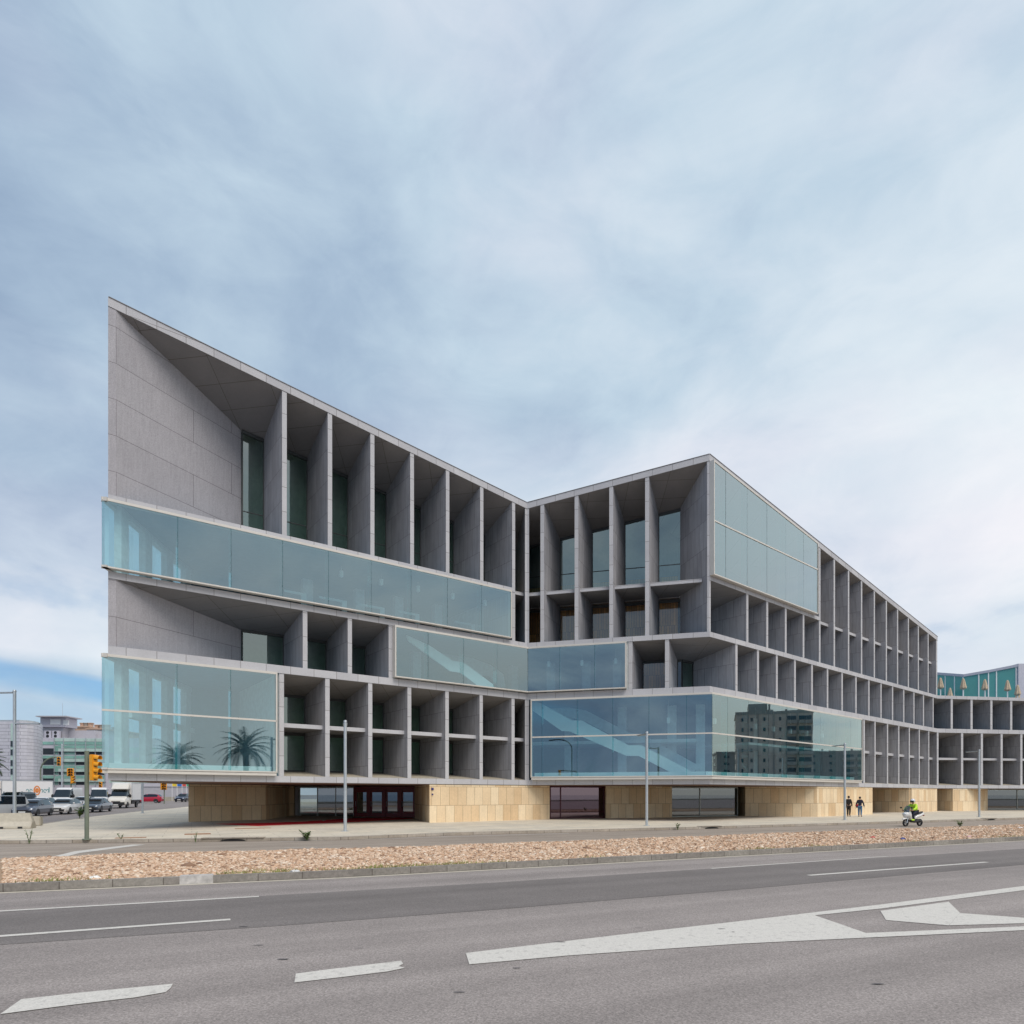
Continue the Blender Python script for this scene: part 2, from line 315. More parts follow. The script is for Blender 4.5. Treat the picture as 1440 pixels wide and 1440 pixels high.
def thing(name, label, cat, loc=(0, 0, 0), rz=0.0, group=None):
    o = bpy.data.objects.new(name, None); COL.objects.link(o); o.location = loc; o.rotation_euler = (0, 0, rz)
    o.empty_display_size = 0.3
    return tag(o, label, cat, group)
def copy_tree(o, parent=None):
    c = o.copy(); COL.objects.link(c)
    if parent is not None: c.parent = parent
    for ch in list(o.children): copy_tree(ch, c)
    return c

# ------------------------------------------------------------------ world, sun, camera
SUN_AZ, SUN_EL = math.radians(150), math.radians(54)     # azimuth clockwise from +Y (behind and to the right of the camera)
def build_world():
    w = bpy.data.worlds.new('World'); SC.world = w; w.use_nodes = True
    nt = w.node_tree; nt.nodes.clear()
    out = N(nt, 'ShaderNodeOutputWorld'); bg = N(nt, 'ShaderNodeBackground', i_Strength=0.1)
    sky = N(nt, 'ShaderNodeTexSky', sky_type='NISHITA', sun_disc=False, sun_elevation=SUN_EL, sun_rotation=SUN_AZ, altitude=0, air_density=1.0, dust_density=1.5, ozone_density=1.5)
    tc = N(nt, 'ShaderNodeTexCoord'); nv = N(nt, 'ShaderNodeVectorMath', operation='NORMALIZE'); L(nt, tc.outputs['Generated'], nv.inputs[0])
    sp = N(nt, 'ShaderNodeSeparateXYZ'); L(nt, nv.outputs[0], sp.inputs[0])
    def mth(op, a, b=None, c=None, clamp=False):
        n = N(nt, 'ShaderNodeMath', operation=op, use_clamp=clamp)
        for i, q in enumerate((a, b, c)):
            if q is None: continue
            if isinstance(q, (int, float)): n.inputs[i].default_value = q
            else: L(nt, q, n.inputs[i])
        return n.outputs[0]
    zc = mth('MAXIMUM', sp.outputs[2], 0.0); zd = mth('ADD', zc, 0.42)
    cx = mth('DIVIDE', sp.outputs[0], zd); cy = mth('DIVIDE', sp.outputs[1], zd)
    cb = N(nt, 'ShaderNodeMapping'); cb.inputs['Scale'].default_value = (1.0, 1.0, 1.7); L(nt, nv.outputs[0], cb.inputs['Vector'])
    def noise(scale, detail, rough, off, sx=1.0, sy=1.0, rot=0.0, dist=0.0):
        mp = N(nt, 'ShaderNodeMapping'); mp.inputs['Location'].default_value = off; mp.inputs['Scale'].default_value = (sx, sy, 1.2); mp.inputs['Rotation'].default_value = (0.3, rot * .6, rot)
        L(nt, cb.outputs[0], mp.inputs['Vector'])
        n = N(nt, 'ShaderNodeTexNoise', i_Scale=scale, i_Detail=detail, i_Roughness=rough, i_Distortion=dist); L(nt, mp.outputs[0], n.inputs['Vector']); return n.outputs['Fac']
    n_big = noise(1.5, 3.0, 0.5, (3.1, 1.7, 0), 1.0, 0.9, 0.5, 0.3)
    n_mid = noise(2.9, 10.0, 0.56, (0.3, 5.2, 0), 1.0, 0.9, 0.7, 0.5)
    n_fine = noise(8.5, 8.0, 0.6, (7.3, 2.1, 0), 1.0, 0.8, 0.9, 0.7)
    def mr(v, a, b, c, d):
        r = N(nt, 'ShaderNodeMapRange', i_From_Min=a, i_From_Max=b, i_To_Min=c, i_To_Max=d); L(nt, v, r.inputs['Value']); return r.outputs[0]
    # cloud tone: blue grey folds to lilac white
    tone = mth('ADD', mth('ADD', mth('MULTIPLY', n_big, 0.44), mth('MULTIPLY', n_mid, 0.42)), mth('MULTIPLY', n_fine, 0.15)); tone = mth('ADD', tone, 0.072)
    tone = mth('ADD', tone, mth('MULTIPLY', mth('SUBTRACT', n_mid, 0.5), mr(sp.outputs[1], 0.0, -0.4, 0.0, 0.9)))
    lite = mth('ADD', mth('MULTIPLY', sp.outputs[0], 0.29), mth('MULTIPLY', mth('SUBTRACT', 0.45, sp.outputs[2]), 0.17))   # brighter towards the east and lower down
    tone = mth('ADD', tone, lite)
    wst = mth('MULTIPLY', mr(sp.outputs[0], -0.30, -0.52, 0.0, 1.0), mth('MULTIPLY', mr(sp.outputs[2], 0.150, 0.175, 0.0, 1.0), mr(sp.outputs[2], 0.36, 0.22, 0.0, 1.0)))
    tone = mth('ADD', tone, mth('MULTIPLY', wst, 0.22)); tone = mth('ADD', tone, mth('MULTIPLY', mr(sp.outputs[2], 0.15, 0.02, 0.0, 1.0), 0.10))
    back = mr(sp.outputs[1], 0.15, -0.6, 0.0, 0.10); tone = mth('SUBTRACT', tone, back)
    cr = N(nt, 'ShaderNodeValToRGB'); e = cr.color_ramp.elements
    e[0].position = 0.32; e[0].color = rgba((0.25, 0.345, 0.49)); e[1].position = 0.84; e[1].color = rgba((0.80, 0.85, 0.885))
    for p, c in ((0.44, (0.36, 0.47, 0.605)), (0.55, (0.485, 0.605, 0.715)), (0.66, (0.625, 0.715, 0.795))): k = e.new(p); k.color = rgba(c)
    L(nt, tone, cr.inputs[0])
    pk = N(nt, 'ShaderNodeMix', data_type='RGBA', blend_type='MULTIPLY'); L(nt, mr(noise(1.9, 4.0, 0.5, (9.1, 3.3, 0)), 0.42, 0.62, 0.0, 1.0), pk.inputs['Factor']); L(nt, cr.outputs[0], pk.inputs['A']); pk.inputs['B'].default_value = (1.06, 0.99, 1.0, 1)
    sc_ = N(nt, 'ShaderNodeVectorMath', operation='SCALE'); sc_.inputs['Scale'].default_value = 7.1; L(nt, pk.outputs['Result'], sc_.inputs[0])
    # warm low light in the east, seen mirrored in the long glazing
    east = mr(sp.outputs[0], 0.55, 0.98, 0.0, 1.0); low = mr(sp.outputs[2], 0.28, 0.02, 0.0, 1.0); em = mth('MULTIPLY', mth('MULTIPLY', east, low), 0.8)
    wm = N(nt, 'ShaderNodeMix', data_type='RGBA'); L(nt, em, wm.inputs['Factor']); L(nt, sc_.outputs[0], wm.inputs['A']); wm.inputs['B'].default_value = (5.6, 5.4, 4.3, 1)
    # gap of clear blue low in the north west, and thin breaks elsewhere
    west = mr(sp.outputs[0], -0.36, -0.52, 0.0, 1.0)
    tz = mth('ADD', sp.outputs[2], mth('MULTIPLY', mth('ADD', sp.outputs[0], 0.55), 0.16))
    b1 = mth('MULTIPLY', mr(tz, 0.112, 0.128, 0.0, 1.0), mr(tz, 0.156, 0.146, 0.0, 1.0)); b1 = mth('MAXIMUM', b1, mth('MULTIPLY', mr(tz, 0.105, 0.128, 1.0, 0.0), 0.32))
    wob = mr(noise(1.9, 6.0, 0.6, (1.2, 0.4, 0), 0.6, 1.0), 0.36, 0.54, 0.40, 1.0)
    gap = mth('MULTIPLY', mth('MULTIPLY', west, b1), wob)
    gap = mth('MAXIMUM', gap, mth('MULTIPLY', mr(n_mid, 0.44, 0.36, 0.0, 0.35), mr(sp.outputs[2], 0.35, 0.1, 0.0, 1.0)))
    skb = N(nt, 'ShaderNodeMix', data_type='RGBA', blend_type='MULTIPLY'); skb.inputs['Factor'].default_value = 1; L(nt, sky.outputs[0], skb.inputs['A']); skb.inputs['B'].default_value = (0.44, 0.68, 0.86, 1)
    fm = N(nt, 'ShaderNodeMix', data_type='RGBA'); L(nt, gap, fm.inputs['Factor']); L(nt, wm.outputs['Result'], fm.inputs['A']); L(nt, skb.outputs['Result'], fm.inputs['B'])
    L(nt, fm.outputs['Result'], bg.inputs['Color']); L(nt, bg.outputs[0], out.inputs[0])
build_world()
sun = bpy.data.lights.new('sun', 'SUN'); sun.energy = 1.5; sun.angle = math.radians(36); sun.color = (1.0, 0.91, 0.82)
so = bpy.data.objects.new('sun', sun); COL.objects.link(so)
sd = Vector((math.sin(SUN_AZ) * math.cos(SUN_EL), math.cos(SUN_AZ) * math.cos(SUN_EL), math.sin(SUN_EL)))
so.rotation_euler = sd.to_track_quat('Z', 'Y').to_euler(); so.location = (0, 0, 60)
cam = bpy.data.cameras.new('camera'); co = bpy.data.objects.new('camera', cam); COL.objects.link(co); SC.camera = co
cam.sensor_width = 36; cam.lens = 36 * F / 1440; cam.shift_y = (HY - 720) / 1440; cam.clip_end = 6000; cam.clip_start = 0.1
co.location = (0, 0, H); co.rotation_euler = (math.radians(90), 0, 0)
SC.view_settings.view_transform = 'Standard'; SC.view_settings.look = 'None'; SC.view_settings.gamma = 1; SC.view_settings.exposure = 0.62
SC.cycles.use_denoising = True; SC.cycles.max_bounces = 10; SC.cycles.transparent_max_bounces = 24; SC.cycles.glossy_bounces = 5
SC.cycles.sample_clamp_indirect = 6; SC.cycles.caustics_reflective = False; SC.cycles.caustics_refractive = False

# ------------------------------------------------------------------ the congress building: four wings on a folded plan
class Wing:
    def __init__(s, a, b, k0, k1, zt0, zt1):
        s.sk = 0.0; s.P = Vector(a); s.len = (Vector(b) - Vector(a)).length; s.u = (Vector(b) - Vector(a)).normalized(); s.n = Vector((-s.u.y, s.u.x))
        s.k0, s.k1, s.zt0, s.zt1 = k0, k1, zt0, zt1
    def xy(s, t, o): return s.P + s.u * t + s.n * o
    def p(s, t, o, z): q = s.xy(t, o); return Vector((q.x, q.y, z))
    def at(s, px, o=0.0):
        r = (px - CX) / F; q = s.P + s.n * o
        return (r * q.y - q.x) / (s.u.x - r * s.u.y)
    def pz(s, px, py, o=0.0):
        t = s.at(px, o); q = s.xy(t, o); return Vector((q.x, q.y, H + (HY - py) / F * q.y))
    def s0(s, o): return s.k0 * o
    def s1(s, o): return s.len + s.k1 * o
    def roof(s, t, o=0.0): return lerp(s.zt0, s.zt1, (t - s.s0(o)) / (s.s1(o) - s.s0(o)))
    def loc(s, x, y): d = Vector((x, y)) - s.P; return d.dot(s.u), d.dot(s.n)
    def roofxy(s, x, y): t, o = s.loc(x, y); return s.roof(t, max(0, o))
A0 = ((152 - CX) / F * 33.9, 33.9); FO = (21 / F * 50, 50.0); C2 = (278 / F * 46.5, 46.5); C3 = (598.5 / F * 76.4, 76.4)
du = Vector((5400, 930)).normalized(); C4 = (C3[0] + du.x * 46, C3[1] + du.y * 46)
WL = Wing(A0, FO, 0.587, 0.4855, 27.57, 24.13)
WM = Wing(FO, C2, -0.4855, -0.527, 24.13, 26.0)
WM.sk = 0.13
WR = Wing(C2, C3, 0.527, 0.273, 26.0, 20.29)
WQ = Wing(C3, C4, -0.273, 0.0, 13.52, 13.52)
RT = 0.45          # roof edge depth
D = 3.7            # how deep the bays are
BK = 26.0          # how deep the wings are
ZL0, ZL1, ZB0, ZB1, ZA0, ZA1, ZC0, ZC1 = 2.78, 3.15, 9.23, 9.69, 13.16, 13.52, 17.15, 17.45
ORG = (C2[0], C2[1], 0)
bld = thing('congress_building', 'large folded grey granite building with deep bays, blue glass boxes and sandstone ground floor', 'building', ORG)
def bpart(mb, name, mats, parent=None, **k): return mb.build(name, mats, parent or bld, ORG, **k)
def band(w, ta, tb, o0, o1, zb, zt, mitre=(False, False)):
    """8 corners between two stations, ends optionally following the plan's mitres; zb and zt may be functions of (t, o)"""
    fb = zb if callable(zb) else (lambda t, o: zb); ft = zt if callable(zt) else (lambda t, o: zt)
    def sa(o): return ta + (w.k0 * o if mitre[0] else 0)
    def sb(o): return tb + (w.k1 * o if mitre[1] else 0)
    c = [(sa(o0), o0), (sb(o0), o0), (sb(o1), o1), (sa(o1), o1)]
    return [w.p(t, o, fb(t, o)) for t, o in c] + [w.p(t, o, ft(t, o)) for t, o in c]
FULL = (True, True)
ALL4 = (WL, WM, WR, WQ)
def floor_slab(name, z0, z1, wings):
    mb = MB()
    for w in wings: mb.hexa(band(w, 0, w.len, 0, BK, z0, z1, FULL), 0, [1, 1, 0, 0, 0, 0])
    return bpart(mb, name, [M['fascia'], M['inner_dim']])
floor_slab('floor_slab', ZL0, ZL1, ALL4); floor_slab('floor_slab', ZB0, ZB1, ALL4); floor_slab('floor_slab', ZA0, ZA1, ALL4)
mb = MB()
SM = [1, 1, 0, 0, 0, 0]
mb.hexa(band(WL, 0, WL.at(724), 0, BK, ZC0, ZC1, (True, False)), 0, SM); mb.hexa(band(WL, WL.at(724) + 0.001, WL.len, D, BK, ZC0, ZC1, (False, True)))
mb.hexa(band(WM, 0, WM.len, D, BK, ZC0, ZC1, FULL))
mb.hexa(band(WR, 0, WR.at(1153.5), 0, D, ZC0, ZC1, (True, False))); mb.hexa(band(WR, 0, WR.len, D + 0.001, BK, ZC0, ZC1, FULL))
bpart(mb, 'floor_slab', [M['fascia'], M['inner_dim']])
mb = MB()
for w in (WL, WM, WR):
    mb.hexa(band(w, 0, w.len, 0, BK, lambda t, o, w=w: w.roof(t, o) - RT, lambda t, o, w=w: w.roof(t, o), FULL))
bpart(mb, 'roof', M['fascia'])
mb = MB()
for w in (WL, WM, WR):
    mb.hexa(band(w, 0.02, w.len - 0.02, -0.03, 0.3, lambda t, o, w=w: w.roof(t, 0) + 0.002, lambda t, o, w=w: w.roof(t, 0) + 0.035))
bpart(mb, 'roof_flashing', simple('zinc_flashing', (.16, .15, .15), .5))
mb = MB()
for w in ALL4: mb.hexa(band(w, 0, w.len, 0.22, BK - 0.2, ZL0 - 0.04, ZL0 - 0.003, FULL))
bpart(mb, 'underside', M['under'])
# sloping soffits and sills of the bays
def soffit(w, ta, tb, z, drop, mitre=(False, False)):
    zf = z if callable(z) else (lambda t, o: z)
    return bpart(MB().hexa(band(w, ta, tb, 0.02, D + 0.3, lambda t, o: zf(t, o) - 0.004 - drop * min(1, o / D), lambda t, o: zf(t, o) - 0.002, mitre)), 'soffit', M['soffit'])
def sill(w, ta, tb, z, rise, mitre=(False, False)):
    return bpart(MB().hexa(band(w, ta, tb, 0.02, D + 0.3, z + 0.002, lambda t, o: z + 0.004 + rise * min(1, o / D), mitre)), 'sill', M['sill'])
rf = lambda w: (lambda t, o: w.roof(t, 0 if o < 0.1 else o) - RT)
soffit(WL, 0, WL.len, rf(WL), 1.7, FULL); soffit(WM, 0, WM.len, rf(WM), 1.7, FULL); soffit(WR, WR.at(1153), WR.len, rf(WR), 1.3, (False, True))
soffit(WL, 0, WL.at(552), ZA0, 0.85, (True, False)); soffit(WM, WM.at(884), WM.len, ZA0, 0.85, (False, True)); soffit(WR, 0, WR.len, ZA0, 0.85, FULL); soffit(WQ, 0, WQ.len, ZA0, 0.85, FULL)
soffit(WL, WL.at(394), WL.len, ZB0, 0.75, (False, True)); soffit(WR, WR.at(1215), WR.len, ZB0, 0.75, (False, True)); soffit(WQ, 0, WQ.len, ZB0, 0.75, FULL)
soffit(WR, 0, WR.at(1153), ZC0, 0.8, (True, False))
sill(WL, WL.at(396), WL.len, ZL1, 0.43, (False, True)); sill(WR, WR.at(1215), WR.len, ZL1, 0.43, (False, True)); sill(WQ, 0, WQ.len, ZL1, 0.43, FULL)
# fins
def fin(w, px, z0, z1, th=0.28, depth=D + 0.1):
    t = w.at(px, 0.03); zt = z1 if callable(z1) else (lambda a, o: z1)
    P = band(w, t - th / 2, t + th / 2, 0.03, depth, z0 - 0.05, lambda a, o: zt(a, o) + 0.05)
    if w.sk:
        sh = Vector((w.u.x, w.u.y, 0)) * w.sk * depth
        for k in (2, 3, 6, 7): P[k] = P[k] + sh
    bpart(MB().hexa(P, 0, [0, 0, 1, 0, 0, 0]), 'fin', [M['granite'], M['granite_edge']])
    return t
def corner_fin(wa, wb, z0, z1, th=0.16):
    pts = [wa.xy(wa.len - th, .03), wa.xy(wa.s1(.03), .03), wb.xy(th, .03), wb.xy(wb.s0(D) + .14, D), wa.xy(wa.s1(D) - .14, D)]
    mb = MB().prism([tuple(q) for q in pts], z0 - .05, z1)
    o = bpart(mb, 'fin', [M['granite'], M['granite_edge']])
    for p in o.data.polygons:
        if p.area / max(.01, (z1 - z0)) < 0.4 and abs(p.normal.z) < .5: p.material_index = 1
    return o
def rtop(w): return lambda t, o: w.roof(t, 0) - RT
R_ = {}
R_['L_low'] = [fin(WL, x, ZL1, ZB0) for x in (396, 460.5, 520.7, 575.7, 628.7, 676.7, 721.5)]
R_['L_mid'] = [fin(WL, x, ZB1, ZA0) for x in (429, 492, 549.3)]
R_['L_top'] = [fin(WL, x, ZC1, rtop(WL)) for x in (400, 464, 523.7, 579.5, 629.5, 677.5)] + [fin(WL, 722.3, ZA1, rtop(WL))]
corner_fin(WL, WM, ZL1, ZB0); corner_fin(WL, WM, ZA1, WL.zt1 - RT + .05)
R_['M_top'] = [fin(WM, x, ZA1, rtop(WM)) for x in (762.5, 810.7, 859.5, 910)]
R_['M_mid'] = [fin(WM, x, ZB1, ZA0) for x in (886.5, 938)]
corner_fin(WM, WR, ZA1, WR.zt0 - RT - .03, 0.17)
R_['R_up'] = [fin(WR, x, ZA1, ZC0) for x in (1051, 1079, 1105, 1130)]
R_['R_top'] = [fin(WR, x, ZA1, rtop(WR)) for x in (1152.8, 1173.3, 1193.4, 1211.7, 1229.6, 1246.5, 1262.3, 1277.5, 1291.5, 1305.3)]
R_['R_mid'] = [fin(WR, x, ZB1, ZA0) for x in (1035.7, 1066, 1092.5, 1118, 1142, 1163.8, 1184.3, 1203.8, 1222, 1239, 1255.3, 1271, 1285.3, 1298.8, 1312.3)]
R_['R_low'] = [fin(WR, x, ZL1, ZB0) for x in (1215, 1230.6, 1248.2, 1264, 1278.8, 1292.8, 1306.2)]
corner_fin(WR, WQ, ZL1, ZB0, 0.15)
R_['Q_mid'] = [fin(WQ, 1338.4 + 27.9 * k, ZB1, ZA0) for k in range(13)]
R_['Q_low'] = [fin(WQ, 1353 + 27.8 * k, ZL1, ZB0) for k in range(12)]
bpart(MB().hexa(band(WR, WR.len - 0.36, WR.len, 0.03, BK, ZA1, lambda t, o: WR.roof(t, 0) - RT + 0.03), 0, [0, 0, 1, 0, 0, 0]), 'end_wall', [M['granite'], M['granite_edge']])
# shelves set back between the fins
def shelf(w, ta, tb, z0, z1, mitre=(False, False)):
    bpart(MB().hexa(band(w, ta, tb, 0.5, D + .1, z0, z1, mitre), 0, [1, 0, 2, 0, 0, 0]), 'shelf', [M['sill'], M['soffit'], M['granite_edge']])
def between(w, ts, z0, z1, first=None, last=None):
    if first is not None: shelf(w, first, ts[0] - .14, z0, z1, (True, False))
    for a, b in zip(ts, ts[1:]): shelf(w, a + .14, b - .14, z0, z1)
    if last is not None: shelf(w, ts[-1] + .14, last, z0, z1, (False, True))
between(WL, R_['L_low'], 6.10, 6.35, last=WL.len - .1); between(WR, R_['R_low'], 6.10, 6.35, last=WR.len - .1); between(WQ, R_['Q_low'], 6.10, 6.35, first=0.1)
between(WL, R_['L_top'][-1:], 17.20, 17.45, last=WL.len - .1); between(WM, R_['M_top'], 17.20, 17.45, first=.1, last=WM.len - .25)
between(WR, R_['R_top'], 17.15, 17.40); shelf(WR, R_['R_top'][-1] + .14, WR.len - .4, 17.15, 17.40)
# windows at the back of the bays
def bay_window(w, ta, tb, zb, zt, mitre=(False, False), transom=True, gm='glass_bay'):
    if w is WM and zb < 17: gm = 'glass_clear'
    ft = zt if callable(zt) else (lambda t: zt)
    a = ta + (w.k0 * D if mitre[0] else w.sk * D); b = tb + (w.k1 * D if mitre[1] else w.sk * D)
    if b - a < 0.2: return
    o = D - 0.02
    fr = MB()
    fr.hexa(band(w, a, b, o - .06, o + .06, lambda t, q: ft(t) - .20, lambda t, q: ft(t)))
    fr.hexa(band(w, a, b, o - .05, o + .05, zb, zb + .1))
    for q in (a + .035, b - .035): fr.hexa(band(w, q - .03, q + .03, o - .04, o + .04, zb + .1, lambda t, q2: ft(t) - .2))
    if transom: fr.hexa(band(w, a + .07, b - .07, o - .03, o + .03, zb + 2.2, zb + 2.25))
    f = bpart(fr, 'bay_window', M['darkframe'])
    MB().quad(w.p(a + .05, o, zb + .05), w.p(b - .05, o, zb + .05), w.p(b - .05, o, ft(b) - .15), w.p(a + .05, o, ft(a) - .15)).build('pane', M[gm], f, ORG)
def windows(w, ts, zb, zt, first=None, last=None, tr=True):
    if first is not None: bay_window(w, first, ts[0] - .14, zb, zt, (True, False), tr)
    for a, b in zip(ts, ts[1:]): bay_window(w, a + .14, b - .14, zb, zt, transom=tr)
    if last is not None: bay_window(w, ts[-1] + .14, last, zb, zt, (False, True), tr)
zroof = lambda w, d: (lambda t: w.roof(t, D) - RT - d + .1)
SP = WL.at(340, D)                                      # where the slanting side walls end
bay_window(WL, SP, R_['L_top'][0] - .14, ZC1 + .1, zroof(WL, 1.7)); windows(WL, R_['L_top'][:-1], ZC1 + .1, zroof(WL, 1.7))
bay_window(WL, R_['L_top'][-2] + .14, R_['L_top'][-1] - .14, ZC1 + .1, zroof(WL, 1.7))
bay_window(WL, SP, R_['L_mid'][0] - .14, ZB1 + .1, ZA0 - .75, transom=False); windows(WL, R_['L_mid'], ZB1 + .1, ZA0 - .75, tr=False)
windows(WL, R_['L_low'], ZL1 + .4, 6.1, last=WL.len, tr=False); windows(WL, R_['L_low'], 6.35, ZB0 - .65, last=WL.len, tr=False)
windows(WM, R_['M_top'], ZC1 + .02, zroof(WM, 1.7), first=0, last=WM.len); windows(WM, R_['M_top'], ZA1 + .1, 17.0, first=0, last=WM.len, tr=False)
windows(WM, R_['M_mid'], ZB1 + .1, ZA0 - .75, last=WM.len, tr=False)
windows(WR, R_['R_up'], ZA1 + .1, ZC0 - .7, first=0, tr=False); windows(WR, R_['R_mid'][:5], ZB1 + .1, ZA0 - .75, first=0, tr=False)
def wide_window(w, ta, tb, zb, zt, mitre): bay_window(w, ta, tb, zb, zt, mitre, False)
wide_window(WR, R_['R_up'][-1], WR.len - .4, ZA1 + .1, 17.0, (False, False)); wide_window(WR, R_['R_mid'][4] + .14, WR.len, ZB1 + .1, ZA0 - .75, (False, True)); wide_window(WR, R_['R_low'][0], WR.len, ZL1 + .4, ZB0 - .65, (False, True))
wide_window(WR, R_['R_top'][0], WR.len - .4, ZC1 + .02, zroof(WR, 1.3), (False, False))
wide_window(WQ, 0, WQ.len, ZB1 + .1, ZA0 - .75, (True, False)); wide_window(WQ, 0, WQ.len, ZL1 + .4, ZB0 - .65, (True, False))
# slanting side walls at the west corner and the west wall itself
sW = WL.at(163.2, .03)
for z0, z1 in ((ZC1, None), (ZB1, ZA0)):
    poly = [tuple(WL.xy(.005, .03)), tuple(WL.xy(sW, .03)), tuple(WL.xy(SP, D + .1)), tuple(WL.xy(WL.s0(D + .1) + .0, D + .1))]
    top = (lambda x, y: WL.roofxy(x, y) - RT + .04) if z1 is None else (lambda x, y, z1=z1: z1 + .03)
    bpart(MB().prism(poly, z0 - .03, top), 'slanting_wall', M['granite_big'])
    mb = MB(); ft = (lambda t, o: WL.roof(t, o) - RT + .04) if z1 is None else (lambda t, o, z1=z1: z1 + .03)
    P = [(WL.s0(D + .1), D + .1), (WL.s0(D + .1) + .4, D + .1), (WL.s0(BK) + .4, BK), (WL.s0(BK), BK)]
    mb.hexa([WL.p(t, o, z0 - .03) for t, o in P] + [WL.p(t, o, ft(t, o)) for t, o in P]); bpart(mb, 'west_wall', M['granite_big'])
OPEN = [(.5, 1.2), (2.95, 3.7), (5.5, 6.3), (8.1, 8.85), (10.6, BK)]
def west_piece(mb, o0, o1, z0, z1, th=.35):
    P = [(WL.s0(o0) + .02, o0), (WL.s0(o0) + th, o0), (WL.s0(o1) + th, o1), (WL.s0(o1) + .02, o1)]
    mb.hexa([WL.p(t, o, z0) for t, o in P] + [WL.p(t, o, z1) for t, o in P])
for z0, z1, beam in ((ZA1, ZC0, None), (ZL1, ZB0, 6.2)):
    mb = MB()
    for o0, o1 in OPEN: west_piece(mb, o0, o1, z0 - .02, z1 + .02)
    for (a0, a1), (b0, b1) in zip(OPEN, OPEN[1:]):
        west_piece(mb, a1, b0, z1 - .30, z1 + .01, .33)
        if beam: west_piece(mb, a1, b0, beam, beam + .32, .5)
    bpart(mb, 'west_wall', M['inner'])
# glass boxes
def glass_box(segs, zb, zt, gm, transom=None, ends=(True, True), upstand=False, fins_in=True):
    """segs: list of (wing, [stations]); stations at a wing end carry the mitre"""
    OUT = -0.30; fr = MB(); ft0 = zt if callable(zt) else (lambda w, t: zt)
    for w, ts, mit in segs:
        def sx(t, o): return t + (w.k0 * o if (mit[0] and t == ts[0]) else 0) + (w.k1 * o if (mit[1] and t == ts[-1]) else 0)
        for o0, o1, za, zb_ in ((OUT - .03, .02, lambda t: zb, lambda t: zb + .075), (OUT - .03, .02, lambda t: ft0(w, t) - .135, lambda t: ft0(w, t))):
            c = [(ts[0], o0), (ts[-1], o0), (ts[-1], o1), (ts[0], o1)]
            fr.hexa([w.p(sx(t, o), o, za(t)) for t, o in c] + [w.p(sx(t, o), o, zb_(t)) for t, o in c])
        if upstand:
            for za, zc, oo in ((zb - .03, zb, OUT + .05), (zb - .175, zb - .03, OUT + .0)):
                c = [(ts[0], oo), (ts[-1], oo), (ts[-1], .1), (ts[0], .1)]
                fr.hexa([w.p(sx(t, o), o, za) for t, o in c] + [w.p(sx(t, o), o, zc) for t, o in c])
        if transom:
            c = [(ts[0], OUT - .04), (ts[-1], OUT - .04), (ts[-1], OUT + .06), (ts[0], OUT + .06)]
            fr.hexa([w.p(sx(t, o), o, transom - .05) for t, o in c] + [w.p(sx(t, o), o, transom + .05) for t, o in c])
    w, ts, mit = segs[0]
    if ends[0]: fr.hexa(band(w, ts[0] - .04, ts[0] + .05, OUT - .04, .02, zb + .002, ft0(w, ts[0]) - .003))
    w, ts, mit = segs[-1]
    if ends[1]: fr.hexa(band(w, ts[-1] - .05, ts[-1] + .04, OUT - .04, .02, zb + .002, ft0(w, ts[-1]) - .003))
    bx = bpart(fr, 'glass_box', M['cream'])
    for w, ts, mit in segs:
        def sx(t, o): return t + (w.k0 * o if (mit[0] and t == ts[0]) else 0) + (w.k1 * o if (mit[1] and t == ts[-1]) else 0)
        for a, b in zip(ts, ts[1:]):
            a2, b2 = sx(a, OUT), sx(b, OUT); g = .012
            q1, q2, q3 = (random.uniform(-.007, .007) for _ in range(3))
            MB().quad(w.p(a2 + g, OUT, zb + .07), w.p(b2 - g, OUT + q1, zb + .07), w.p(b2 - g, OUT + q1 + q2, ft0(w, b) - .12), w.p(a2 + g, OUT + q2, ft0(w, a) - .12)).build('pane', gm, bx, ORG)
        for t in ts[1:-1]:
            MB().hexa(band(w, t - .02, t + .02, OUT + .03, OUT + .50, zb + .075, lambda q, o: ft0(w, t) - .135)).build('glass_fin', M['glass_fin'], bx, ORG)
        if upstand:
            c = [(ts[0] + .1, .35), (ts[-1] - .1, .35), (ts[-1] - .1, .5), (ts[0] + .1, .5)]
            MB().hexa([w.p(t, o, ZL1) for t, o in c] + [w.p(t, o, ZL1 + .55) for t, o in c]).build('upstand', M['parapet'], bx, ORG)
    return bx
def st(w, *px): return [w.at(x, -0.3) for x in px]
g1 = glass_box([(WL, [-0.30] + st(WL, 250, 325, 397.5, 462, 522, 578, 629, 677) + [WL.at(719, -.3)], (False, False))], ZA1 + .08, ZC0 - .02, M['glass_box'], ends=(False, True))
g2 = glass_box([(WL, [-0.30] + st(WL, 249, 324.5) + [WL.at(389, -.3)], (False, False))], ZL1 + .18, ZB0 - .02, M['glass_box'], transom=6.35, upstand=True, ends=(False, True))
for zb, zt, bx in ((ZA1 + .18, ZC0 - .2, g1), (ZL1 + .28, ZB0 - .2, g2)):       # the boxes return along the west side
    P = [WL.p(-.30, -.30, 0), WL.p(WL.s0(BK) - .34, BK, 0)]
    MB().quad(Vector((P[1].x, P[1].y, zb)), Vector((P[0].x, P[0].y, zb)), Vector((P[0].x, P[0].y, zt)), Vector((P[1].x, P[1].y, zt))).build('pane', M['glass_box'], bx, ORG)
    mb = MB(); d_ = (P[1] - P[0]).normalized(); n_ = Vector((-d_.y, d_.x, 0)) * .03
    for za, zc in ((zb - .1, zb), (zt, zt + .2)):
        q = [P[0] + n_, P[0] - n_ * 8, P[1] - n_ * 8, P[1] + n_]; mb.hexa([Vector((k.x, k.y, za)) for k in q] + [Vector((k.x, k.y, zc)) for k in q])
    mb.build('side_frame', M['cream'], bx, ORG)
